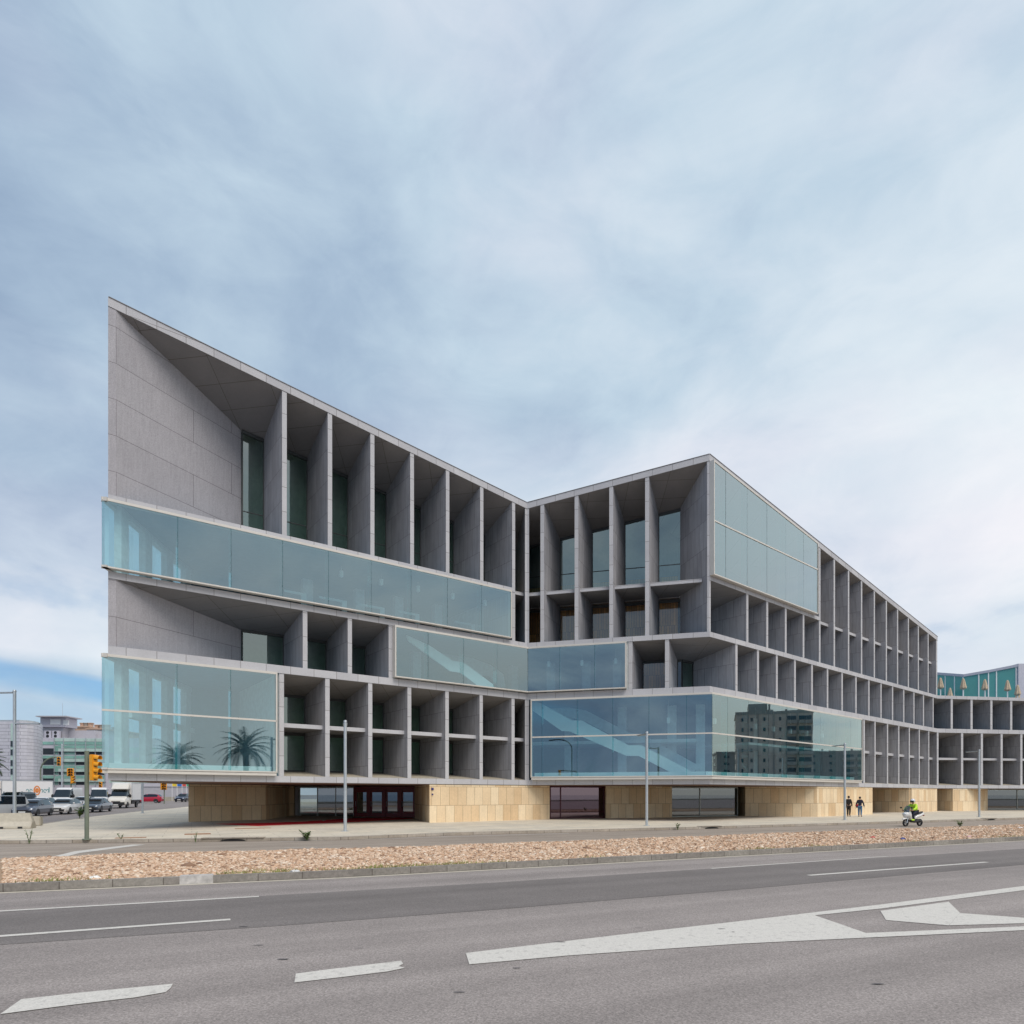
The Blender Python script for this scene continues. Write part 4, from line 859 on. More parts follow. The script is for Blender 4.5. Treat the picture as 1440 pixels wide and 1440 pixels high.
# grass along the kerb
def blades(name, spots, lab=None, h=.10, mat='grass'):
    mb = MB()
    for x, y, z, r, k in spots:
        for _ in range(k):
            a = random.uniform(0, 2 * PI); q = r * math.sqrt(random.random()); bx_, by_ = x + q * math.cos(a) * 2.2, y + q * math.sin(a); hh = h * random.uniform(.4, 1.2); t = random.uniform(0, 2 * PI); w = .012
            lx, ly = random.uniform(-.6, .6) * hh, random.uniform(-.6, .6) * hh
            mb.add([(bx_ - w * math.cos(t), by_ - w * math.sin(t), z), (bx_ + w * math.cos(t), by_ + w * math.sin(t), z), (bx_ + lx, by_ + ly, z + hh)], [(0, 1, 2)])
    return mb.build(name, M[mat])
spots = []
for px in [random.gauss(c, s) for c, s, k in ((330, 25, 26), (395, 12, 12), (505, 20, 20), (560, 25, 20), (640, 18, 22), (700, 14, 10), (60, 40, 16), (1075, 25, 12), (1165, 15, 8), (1290, 8, 5), (1425, 12, 12), (900, 80, 8)) for _ in range(k)]:
    r = (px - CX) / F
    for p, q in zip(K1b, K1b[1:]):
        fa, fb = p[0] - r * p[1], q[0] - r * q[1]
        if fa * fb <= 0 and p[1] > 0: k = fa / (fa - fb); x, y = lerp(p[0], q[0], k), lerp(p[1], q[1], k); d = random.expovariate(5); spots.append((x, y + .08 + d, .13, .15, 11)); break
tag(blades('grass', spots), 'short yellow green grass tufts growing along the kerb of the gravel median', 'grass', kind='stuff')
# road markings
def marking(px, z=.008, name='road_marking'):
    return tag(MB().add([ground(x, y, z) for x, y in px], [tuple(range(len(px)))]).build(name, M['paint']), kind='structure')
def fixn(o):
    if o.data.polygons[0].normal.z < 0: o.data.flip_normals()
def gline(a, b, w, z=.008, wb=None):
    a, b = ground(*a, z), ground(*b, z); t = (b - a).normalized(); n = Vector((-t.y, t.x, 0)); wb = wb or w
    o = MB().quad(a - n * w / 2, b - n * wb / 2, b + n * wb / 2, a + n * w / 2).build('road_marking', M['paint']); return tag(o, kind='structure')
gline((-60, 1284.5), (364, 1260.5), .13, .010); gline((1000, 1221.3), (1249, 1204.2), .10, .010)
gline((-60, 1320.6), (324, 1292.8), .15, .010); gline((1137, 1230.9), (1388, 1212.2), .16, .010)
for P in ([(0, 1426), (30, 1405), (110, 1396), (243, 1383.3), (240, 1389), (233, 1395), (190, 1402.5), (100, 1413)],
          [(416, 1369), (470, 1362), (564, 1351), (567, 1355), (561, 1358.5), (569, 1361), (545, 1366), (480, 1374), (414, 1381.5)],
          [(655, 1340), (900, 1311), (1040, 1295.3), (1145.6, 1287), (1218, 1312), (1040, 1327), (800, 1343.5), (660, 1356)],
          [(1238, 1280.7), (1334, 1268), (1350, 1283.7), (1334, 1301.3), (1246, 1293.8)], [(1350, 1283.9), (1440, 1290.5), (1560, 1294), (1440, 1298.3), (1334.4, 1301.2)]):
    fixn(marking(P))
fixn(marking([(1040, 1295.2), (1240, 1271.7), (1440, 1245.8), (1700, 1212), (1700, 1217), (1440, 1251.8), (1240, 1277.5), (1145, 1287.2)], .0085)); fixn(marking([(1217, 1312), (1440, 1302.6), (1700, 1291.5), (1700, 1297), (1440, 1308), (1040, 1327)], .0085))
fixn(marking([(58, 1208.5), (80, 1208), (112, 1199.5), (205, 1187.6), (186, 1187.6), (104, 1197.2)], .008))
gline((395, 1183.2), (800, 1171.9), .12); gline((400, 1192.3), (470, 1191.2), .10); gline((-20, 1207.5), (55, 1207), .10)
# small pits and dark scuffs in the asphalt
mb = MB()
for _ in range(11):
    px, py = random.uniform(0, 1440), random.uniform(1296, 1400); q = ground(px, py, .0115); w = random.uniform(.01, .03); l = random.uniform(.03, .12)
    mb.add([q + Vector((math.cos(a) * l * random.uniform(.7, 1), math.sin(a) * w * random.uniform(.6, 1), 0)) for a in np.linspace(0, 2 * PI, 8)[:-1]], [tuple(range(7))])
sc_ = tag(mb.build('asphalt_scuffs', simple('tar', (.12, .11, .11), .8)), 'scattered small dark tar spots on the near road', 'tar spots', kind='stuff')
# red carpet, gully covers, drain mouths
cpt = [ground(x, y, SW + .006) for x, y in ((300, 1158.5), (362, 1161.6), (420, 1159), (500, 1155.8), (583, 1151.2), (560, 1149.5), (498, 1150.2), (430, 1155), (374, 1157))]
o = MB().add(cpt, [tuple(range(len(cpt)))]).build('carpet', M['carpet'], origin=cpt[4]); tag(o, 'long red carpet running under the overhang to the burgundy doors', 'carpet')
if o.data.polygons[0].normal.z < 0: o.data.flip_normals()
def cover(px, w, d, lab, mat='rust'):
    q = ground(*px, SW + .004); c, s = math.cos(RA), math.sin(RA)
    o = MB().box((q.x, q.y, q.z), (w, d, .012), rz=RA).box((q.x, q.y, q.z + .004), (w * .86, d * .8, .012), rz=RA).build('manhole_cover', M[mat], origin=q); tag(o, lab, 'manhole cover', 'covers set in the pavement')
cover((278, 1172.8), 1.15, .9, 'small square orange rusty cover in the pavement left of the red carpet'); cover((184, 1178), 1.2, .5, 'thin rusty cover near the kerb between the traffic light and the gully', ); cover((356, 1164.8), 1.9, .5, 'long brown grating just below the tip of the red carpet')
def gully(px, lab):
    q = ground(*px, 0); i = min(range(len(K3) - 1), key=lambda i: abs((K3[i][0] + K3[i + 1][0]) / 2 - q.x)); t = (Vector(K3[i + 1]) - Vector(K3[i])).normalized(); a = math.atan2(t.y, t.x)
    y = cross_at(K3, q.x); r = thing('storm_drain', lab, 'drain', (q.x, y, 0), a, 'storm drains in the pavement kerb')
    MB().box((0, .16, SW + .02), (2.6 if 'brick' in lab else 1.6, .42, .03)).build('drain_cover', M['plazakerb'], r)
    mb = MB(); K = 12; pts = [(-.55 + 1.1 * k / K, -.012, .02 + .10 * math.sin(PI * k / K) ** .5) for k in range(K + 1)]; n = len(pts)
    mb.add(pts + [(p[0], .1, p[2]) for p in pts], [tuple(range(n)), tuple(range(2 * n - 1, n - 1, -1))] + [(k, n + k, n + (k + 1) % n, (k + 1) % n) for k in range(n)]); mb.build('drain_mouth', M['black'], r)
gully((327, 1183.5), 'storm drain with a brick rim and black arched mouth, left in the kerb'); gully((1003, 1166), 'storm drain with black mouth in the kerb below the dark street window'); gully((1400, 1154), 'storm drain with black mouth in the kerb, past the last street lamp')
# litter on the gravel
for i, (px, py, c, lab) in enumerate(((1227, 1176, (.55, .05, .06), 'crumpled red wrapper on the gravel below the scooter'), (1270, 1177.5, (.08, .1, .3), 'small blue wrapper on the gravel near the scooter'), (1363, 1175, (.8, .55, .55), 'pale pink paper scrap on the gravel, right of the blue wrapper'), (1320, 1196, (.5, .5, .5), None), (134, 1231.5, (.85, .85, .82), 'white paper scrap on the gravel beside the near kerb'), (1435, 1163, (.8, .8, .8), 'white plastic bag on the far gravel edge'), (415, 1224, (.6, .6, .6), 'flat grey stone lying proud of the gravel'))):
    if not lab: continue
    q = ground(px, py, .24 if i < 3 else .2); mb = MB(); K = 9; mb.ball((q.x, q.y, q.z - .05), .085 if i < 3 else .12, 7, 5, sc=(1.3, .8, .45))
    for v in mb.v: v += Vector((random.uniform(-.03, .03), random.uniform(-.03, .03), random.uniform(-.02, .02)))
    tag(mb.build('litter' if i != 6 else 'flat_stone', simple('scrap%d' % i, c, .7), origin=q), lab, 'litter' if i != 6 else 'stone')

# ------------------------------------------------------------------ plants
def leaf_plant(px, dz, h, n, label, stems=7, leafy=True, spread=.5):
    q = ground(*px, dz); r = thing('weed_plant', label, 'weed', q); mb = MB(); ml = MB()
    for s in range(stems):
        a = random.uniform(0, 2 * PI); l = h * random.uniform(.6, 1); tip = Vector((math.cos(a) * spread * l, math.sin(a) * spread * l, l)); mb.tube([(0, 0, 0), tip * .5 + Vector((0, 0, .05 * l)), tip], [.012, .009, .004], 5)
        for k in range(n):
            t = random.uniform(.25, 1); c = tip * t; b = random.uniform(0, 2 * PI); ll = (.17 if leafy else .07) * h / .6 * random.uniform(.7, 1.3); d = Vector((math.cos(b), math.sin(b), random.uniform(-.1, .8))).normalized(); s_ = d.cross(Vector((0, 0, 1))).normalized() * ll * .28
            ml.add([c, c + d * ll * .5 + s_, c + d * ll, c + d * ll * .5 - s_], [(0, 1, 2, 3)])
    mb.build('stem', M['leaf'], r); ml.build('foliage', M['leaf'], r)
leaf_plant((432, 1181.8), .02, .52, 16, 'leafy green bush growing from the kerb left of the first tall street lamp', 9, spread=.75)
leaf_plant((275, 1184.5), .02, .55, 8, 'thin upright weed in the kerb joint left of the brick rimmed drain', 4, False, .2)
leaf_plant((41, 1186), .02, .75, 9, 'tall thin weed in the kerb at the far left', 5, False, .22)
leaf_plant((170, 1181), .1, .3, 8, 'small round weed beside the thin rusty cover', 4, spread=.5)
leaf_plant((953, 1167), .02, .4, 12, 'small weed in the kerb below the second street lamp', 5, spread=.4)
leaf_plant((112, 1151.5), .12, .95, 14, 'tall brown stemmed weed at the edge of the side street left of the traffic light', 7, spread=.32)
leaf_plant((1350, 1163.5), .12, .5, 12, 'low green weed on the gravel right of the scooter', 6, spread=.5)

# ------------------------------------------------------------------ street lamps, signals, barrier
LAMPG = 'slim street lamps along the pavement'
def lamp_post(base, hgt, label, arms=((-.243, .97, 1.15, 0),), r=.085):
    g = thing('street_lamp', label, 'street lamp', base, 0, LAMPG)
    MB().tube([(0, 0, 0), (0, 0, hgt)], [r, r * .92], 14).build('pole', M['metalgrey'], g, smooth=.6)
    MB().box((0, 0, .012), (.32, .32, .024)).build('base_plate', M['metalgrey'], g)
    MB().tube([(0, 0, hgt - .02), (0, 0, hgt + .07)], [r * 1.15, r * .9], 12).build('cap', M['metalgrey'], g, smooth=.6)
    for ax, ay, l, dz in arms:
        a = math.atan2(ay, ax); c, s = math.cos(a), math.sin(a)
        MB().box((c * (l / 2 + .06), s * (l / 2 + .06), hgt - .08 - dz), (l, .22, .075), rz=a).build('luminaire', M['metalgrey'], g, bevel=.02)
    return g
LP = [((485.5, 1169), 'slim grey street lamp in front of the burgundy doors'), ((909.5, 1161.2), 'slim grey street lamp in front of the stair in the lower glass box'), ((1188, 1153.2), 'slim grey street lamp beside the two walking people'), ((1377, 1148.8), 'slim grey street lamp in front of the low wing beyond the dark doorway'), ((200.5, 1143.5), 'slim grey street lamp between the white box truck and the red hatchback')]
for (px, lab) in LP: lamp_post(ground(*px, SW), 5.72, lab)
b = ground(20.5, 1147, SW); b = Vector((at(20.5, 39.5), 39.5, SW + gz(-29, 39.5)))
lamp_post(b, zat(972, 39.5) - b.z, 'taller street lamp rising behind the concrete barrier at the far left', ((-1, .1, 1.4, 0), (1, .1, 1.35, 1.85)), .095)
for px, py, y, h, lab in ((53.5, 1062, 110, 0, None), (87, 1047, 120, 0, 'thin pale street lamp in front of the green glass building')):
    if lab: z0 = gz(at(px, y), y); lamp_post(Vector((at(px, y), y, z0)), zat(py, y) - z0, lab, ((0, 1, 1.2, 0),), .13)
def signal_head(g, c, rz, n=4, s=1.0, name='signal_head'):
    R = Matrix.Rotation(rz, 3, 'Z'); c = Vector(c)
    mb = MB(); H_ = .27 * n * s
    mb.box(c, (.16 * s, .30 * s, H_), rz=rz); hd = mb.build(name, M['signal'], g, bevel=.02)
    for k in range(n):
        z = H_ / 2 - .135 * s - .27 * s * k; m2 = MB(); K = 10
        ring = []
        for q in (.0, .24 * s):
            for j in range(K + 1): a = PI * (-.15 + 1.3 * j / K); ring.append(c + R @ Vector((.08 * s + q * (1 if True else 0), .115 * s * math.cos(a), z + .115 * s * math.sin(a) + (0 if q == 0 else -.02 * s))))
        m2.add(ring, [(j, j + 1, K + 2 + j, K + 1 + j) for j in range(K)]); v = m2.build('visor', M['signal'], hd)
        m3 = MB().tube([c + R @ Vector((.078 * s, 0, z)), c + R @ Vector((.095 * s, 0, z))], .10 * s, 12); m3.build('lens', M['lens'], hd)
    return hd
tl = ground(122, 1181, SW); g = thing('traffic_light', 'dark green traffic light pole with a four lamp yellow head in the left foreground', 'traffic light', tl)
hz = zat(1056, tl.y) - SW
MB().tube([(0, 0, 0), (0, 0, hz)], .085, 14).build('pole', M['polegreen'], g, smooth=.6); MB().tube([(0, 0, 0), (0, 0, .05)], .17, 12).build('base_plate', M['polegreen'], g)
hc = zat(1079.5, tl.y) - SW; MB().box((.14, 0, hc + .40), (.16, .05, .05)).box((.14, 0, hc - .40), (.16, .05, .05)).build('bracket', M['polegreen'], g)
signal_head(g, (.30, -.02, hc), math.radians(-10), 4, 1.02)
def far_signal(px, py0, py1, y, label, n=3, heads=1, mast=None):
    x = at(px, y); z0 = gz(x, y); g = thing('traffic_light', label, 'traffic light', (x, y, z0), 0, 'traffic lights along the side street'); top = zat(py0, y) - z0
    if mast:
        l = mast; path = [(0, 0, 0), (0, 0, top - 1.9)] + [(l * (1 - math.cos(a)), 0, top - 1.9 + 1.9 * math.sin(a)) for a in np.linspace(.15, PI / 2, 9)]
        MB().tube(path, .10, 8).build('pole', M['polegreen'], g); signal_head(g, (l + .55, 0, top - .55), math.radians(-60), 3, 1.5); MB().tube([(l, 0, top), (l + .6, 0, top - .02)], .07, 8).build('bracket', M['polegreen'], g)
    else:
        MB().tube([(0, 0, 0), (0, 0, top)], .09, 8).build('pole', M['polegreen'], g)
        for k in range(heads): signal_head(g, (.22 - .5 * (k % 2), -.1, top - .5 - .85 * (k // 2) * 1.2), math.radians(-70 + 25 * k), n, 1.35)
    return g
far_signal(57, 1065, 1100, 92, 'curved green mast arm traffic light in front of the grey clad building', mast=2.0)
far_signal(100, 1081, 1105, 92, 'cluster of yellow traffic signals standing behind the white van', heads=3)
far_signal(140, 1100, 1106, 92, 'small traffic signal showing just above the white van with a dark windscreen')
far_signal(231, 1101, 1127, 100, 'pair of yellow traffic signals on a green pole seen beneath the overhang', heads=2)
# concrete barrier
bq = ground(19, 1165, SW); g = thing('concrete_barrier', 'cast concrete road barrier block on the pavement at the far left', 'barrier', bq, math.radians(18))
prof = [(-.42, 0), (-.42, .12), (-.20, .38), (-.14, .86), (.14, .86), (.20, .38), (.42, .12), (.42, 0)]
n = len(prof); mb = MB().add([(-.95 + (.13 if z > .5 else 0), y, z) for y, z in prof] + [(.95 - (.13 if z > .5 else 0), y, z) for y, z in prof], [tuple(range(n)), tuple(range(2 * n - 1, n - 1, -1))] + [(i, n + i, n + (i + 1) % n, (i + 1) % n) for i in range(n)]); mb.build('barrier_body', M['concrete'], g, bevel=.02)
MB().box((.45, -.425, .06), (.22, .02, .10)).box((-.45, -.425, .06), (.22, .02, .10)).build('lifting_slot', M['cardark'], g)
bq2 = ground(45, 1161, SW); o = MB().box((bq2.x, bq2.y, bq2.z + .28), (1.0, .5, .56), rz=.3).build('concrete_block', M['concrete'], origin=bq2, bevel=.04); tag(o, 'small low concrete block just behind the road barrier', 'concrete block')

# ------------------------------------------------------------------ vehicles
def loft(st, w_frac=1.0):
    """st: x, z_bottom, z_belt, z_top, half_width, half_top, flags; returns paint mesh and glass mesh"""
    body, gls = MB(), MB(); rings = []
    for x, zb, zm, zt, wb, wt, fl in st:
        rings.append([(x, -wb * .90, zb), (x, -wb, zb + .16), (x, -wb * 1.0, lerp(zb, zm, .62)), (x, -wb * .965, zm), (x, -wt, zt - .03), (x, -wt * .78, zt), (x, wt * .78, zt), (x, wt, zt - .03), (x, wb * .965, zm), (x, wb, lerp(zb, zm, .62)), (x, wb, zb + .16), (x, wb * .90, zb)])
    k = 12
    for i in range(len(st) - 1):
        fa, fb = st[i][6], st[i + 1][6]
        for j in range(k):
            a, b, c, d = rings[i][j], rings[i + 1][j], rings[i + 1][(j + 1) % k], rings[i][(j + 1) % k]
            tgt = body
            if j in (3, 7) and 'g' in fa and 'g' in fb: tgt = gls
            if j in (4, 5, 6) and (('w' in fa and 'v' in fb) or ('v' in fa and 'w' in fb)): tgt = gls
            tgt.add([a, d, c, b], [(0, 1, 2, 3)])
    body.add(rings[0], [tuple(range(k))]); body.add(rings[-1], [tuple(range(k))[::-1]])
    return body, gls
def wheels(g, xs, hw, r=.32, w=.2):
    for x in xs:
        for s in (-1, 1):
            mb = MB(); K = 18; prof = [(r * .72, 0), (r * .97, .02), (r, .05), (r, w - .05), (r * .97, w - .02), (r * .72, w)]; vs = []
            for rr, oo in prof:
                for j in range(K): a = 2 * PI * j / K; vs.append((x + rr * math.cos(a), s * (hw - w + oo), r + rr * math.sin(a)))
            mb.add(vs, [(a * K + j, a * K + (j + 1) % K, (a + 1) * K + (j + 1) % K, (a + 1) * K + j) for a in range(5) for j in range(K)]); t = mb.build('wheel', M['tyre'], g, smooth=.7)
            m2 = MB(); m2.tube([(x, s * (hw - w * .5), r), (x, s * (hw - .025), r)], r * .70, 16)
            for j in range(5): a = 2 * PI * j / 5; m2.box((x + math.cos(a) * r * .36, s * (hw - .015), r + math.sin(a) * r * .36), (.05, .02, .05))
            m2.build('rim', M['rim'], t, smooth=.6)
def arches(g, xs, hw, r):
    mb = MB()
    for x in xs:
        for s in (-1, 1):
            K = 14; pts = [(x + (r + .05) * math.cos(a), s * (hw + .004), r + (r + .05) * math.sin(a)) for a in np.linspace(-.25, PI + .25, K)]
            mb.add(pts, [tuple(range(K))[::(-1 if s < 0 else 1)]])
    mb.build('wheel_arch', M['cardark'], g)
def vehicle(name, label, cat, loc, heading, paint, kind='hatch', group='vehicles waiting on the side street', L_=None, Wd=.88, rim=True):
    """nose points to local -x; heading is the direction of travel"""
    g = thing(name, label, cat, loc, math.atan2(heading[1], heading[0]) + PI, group); pm = P_[paint]
    S = {'hatch': (4.2, [(0, .32, .50, .56, .62, .5, ''), (.06, .22, .62, .70, .80, .66, ''), (.35, .20, .72, .80, .87, .74, ''), (.95, .20, .86, .93, .88, .76, 'w'), (1.0, .20, .90, .955, .88, .76, 'wg'), (1.75, .20, .93, 1.38, .88, .60, 'vg'), (2.3, .20, .94, 1.45, .88, .62, 'g'), (3.2, .20, .96, 1.43, .88, .60, 'g'), (3.65, .20, .98, 1.36, .87, .58, 'gw'), (4.05, .22, .98, 1.02, .84, .66, 'v'), (4.2, .32, .80, .86, .74, .62, '')], (.80, 3.40), .31),
         'sedan': (4.5, [(0, .30, .48, .54, .60, .5, ''), (.06, .22, .60, .68, .80, .68, ''), (.4, .20, .70, .79, .87, .74, ''), (1.1, .20, .84, .91, .88, .76, 'wg'), (1.85, .20, .91, 1.36, .88, .60, 'vg'), (2.5, .20, .92, 1.43, .88, .61, 'g'), (3.1, .20, .93, 1.38, .88, .59, 'gw'), (3.8, .20, .95, 1.0, .87, .68, 'vg'), (4.35, .22, .93, .98, .84, .68, ''), (4.5, .32, .80, .84, .74, .62, '')], (.85, 3.55), .31),
         'mpv': (4.3, [(0, .32, .55, .62, .66, .5, ''), (.06, .22, .70, .80, .82, .68, ''), (.4, .20, .84, .95, .88, .76, ''), (.85, .20, .98, 1.08, .89, .78, 'wg'), (1.7, .20, 1.05, 1.68, .89, .66, 'vg'), (2.4, .20, 1.06, 1.78, .89, .70, 'g'), (3.9, .20, 1.06, 1.76, .89, .70, 'gw'), (4.2, .22, 1.04, 1.10, .88, .74, 'v'), (4.3, .32, .9, .96, .82, .7, '')], (.8, 3.5), .32),
         'van': (5.4, [(0, .35, .60, .70, .72, .6, ''), (.06, .26, .80, .92, .92, .74, ''), (.45, .24, 1.05, 1.15, .97, .82, ''), (.85, .24, 1.22, 1.30, .98, .84, 'wg'), (1.65, .24, 1.30, 2.20, .98, .76, 'vg'), (2.1, .24, 1.32, 2.42, .98, .80, 'g'), (2.15, .24, 1.32, 2.44, .98, .80, ''), (5.2, .24, 1.35, 2.46, .98, .84, ''), (5.4, .30, 1.35, 2.40, .94, .80, '')], (.95, 4.3), .34),
         'minibus': (4.9, [(0, .35, .60, .70, .72, .6, ''), (.06, .26, .80, .92, .90, .74, ''), (.5, .24, 1.0, 1.10, .94, .82, ''), (.9, .24, 1.12, 1.20, .95, .84, 'wg'), (1.6, .24, 1.16, 1.90, .95, .76, 'vg'), (2.1, .24, 1.18, 1.98, .95, .80, 'g'), (4.6, .24, 1.2, 1.98, .95, .80, 'g'), (4.9, .30, 1.2, 1.86, .92, .76, '')], (.95, 3.95), .34),
         'truck': (2.1, [(0, .40, .66, .76, .74, .6, ''), (.06, .34, .86, .98, .92, .74, ''), (.5, .34, 1.18, 1.26, .98, .82, ''), (.85, .34, 1.32, 1.40, .98, .84, 'wg'), (1.45, .34, 1.36, 2.12, .98, .80, 'vg'), (1.95, .34, 1.36, 2.24, .98, .84, 'g'), (2.1, .34, 1.36, 2.24, .98, .84, '')], (.95, 4.45), .36)}[kind]
    Ln, stt, wx, r = S; hw = max(s[4] for s in stt); cxm = (Ln if kind != 'truck' else 5.6) / 2
    stt = [(s[0] - cxm, *s[1:]) for s in stt]; b, gl_ = loft(stt); bd = b.build('body', pm, g, smooth=.55); gl_.build('windows', M['carglass'], g, smooth=.5)
    xa, xb_ = [q[0] for q in stt if 'g' in q[6]][0], [q[0] for q in stt if 'g' in q[6]][-1]; zz_ = .98 if kind in ('hatch', 'sedan', 'mpv') else 1.35
    MB().box(((xa + xb_) / 2 + .1, 0, zz_), (xb_ - xa - .5, hw * 1.35, .55)).build('cabin_dark_block', M['cardark'], g)  # dark block added inside the cabin to darken the view through the windows
    if kind == 'minibus': MB().box((.35, 0, 1.99), (2.9, 1.35, .05)).build('roof_panel', P_['white'], g, bevel=.02)
    wxx = [q - cxm for q in wx]; wheels(g, wxx, hw + .005, r); arches(g, wxx, hw, r)
    # pillars, bumper, grille, lamps, mirrors, plate
    zf = [s for s in stt][2]; zl = stt[1][2]
    mb = MB()
    for x in ((wx[0] + wx[1]) / 2 - cxm,) if kind in ('hatch', 'sedan', 'mpv') else (wx[0] + 1.0 - cxm,):
        for s in (-1, 1):
            zt = 1.42 if kind in ('hatch', 'sedan') else 1.75 if kind == 'mpv' else 2.1; w0, w1 = hw * .97, (.62 if kind in ('hatch', 'sedan') else .72 if kind == 'mpv' else .82)
            mb.hexa([(x - .05, s * w0, .9), (x + .05, s * w0, .9), (x + .05, s * (w0 - .05), .9), (x - .05, s * (w0 - .05), .9), (x - .05, s * (w1 + .015), zt - .04), (x + .05, s * (w1 + .015), zt - .04), (x + .05, s * (w1 - .03), zt - .04), (x - .05, s * (w1 - .03), zt - .04)])
    mb.build('pillar', pm, g)
    MB().box((-cxm - .0, 0, zl - .10), (.05, hw * .95, .12)).box((-cxm + .01, 0, .36), (.06, hw * 1.45, .14)).build('grille', M['cardark'], g)
    for s in (-1, 1):
        MB().ball((-cxm + .14, s * hw * .70, zl - .01), .17, 10, 6, sc=(.75, .95, .55)).build('headlight', M['headlight'], g, smooth=1)
        MB().ball((wx[0] + .55 - cxm, s * (hw + .09), 1.0 if kind in ('hatch', 'sedan', 'mpv') else 1.45), .10 if kind in ('hatch', 'sedan', 'mpv') else .15, 8, 6, sc=(.6, 1.0, .8 if kind in ('hatch', 'sedan', 'mpv') else 1.5)).build('mirror', pm if kind in ('hatch', 'sedan') else M['cardark'], g, smooth=1)
        if kind in ('hatch', 'sedan', 'mpv'): MB().box((Ln - cxm - .07, s * hw * .78, .85), (.10, .22, .22)).build('tail_light', M['taillight'], g)
    MB().box((-cxm - .03, 0, .40), (.02, .50, .11)).build('number_plate', M['plate'], g)
    if kind in ('hatch', 'sedan'): MB().box((Ln - cxm + .0, 0, .72), (.02, .50, .11)).build('number_plate', M['plate'], g)
    return g, cxm
def street(px, y, lab, name, cat, paint, kind, heading=(.247, -.97)):
    x = at(px, y); return vehicle(name, lab, cat, (x, y, gz(x, y) - .012), Vector(heading).normalized(), paint, kind)
HD = (.26, -.966)
street(-4, 54.6, 'silver people carrier cut off by the left edge, nearest the concrete barrier', 'parked_car', 'car', 'silver', 'mpv', (-.6, -.8))
street(46.5, 56.5, 'slate grey hatchback just right of the tall lamp, front of the queue', 'parked_car', 'car', 'slate', 'hatch', HD)
street(91.5, 61.5, 'white car with orange indicators between the slate hatchback and the traffic light pole', 'parked_car', 'car', 'white', 'hatch', HD)
street(136, 66.5, 'dark grey saloon in front of the white box truck', 'parked_car', 'car', 'graphite', 'sedan', HD)
street(22, 68, 'dark minibus with a pale roof behind the tall lamp at the left', 'minibus', 'minibus', 'teal', 'minibus', (.2, -.97))
street(58, 67, 'white hatchback mostly hidden behind the slate grey one', 'parked_car', 'car', 'white', 'hatch', HD)
street(117, 75, 'white car almost hidden behind the traffic light pole', 'parked_car', 'car', 'white', 'hatch', (.2, -.97))
street(94, 79, 'tall white panel van seen from the side behind the white car', 'van', 'van', 'white', 'van', (.27, -.96))
street(140, 82, 'white panel van facing forward beside the box truck, roof above the dark saloon', 'van', 'van', 'white', 'van', (.48, -.87))
street(209, 106, 'red hatchback driving away beyond the rear of the box truck', 'parked_car', 'car', 'red', 'hatch', (-.98, -.2))
street(258.5, 114, 'dark blue car facing forward beside the sandstone pier', 'parked_car', 'car', 'navy', 'hatch', (.1, -1))
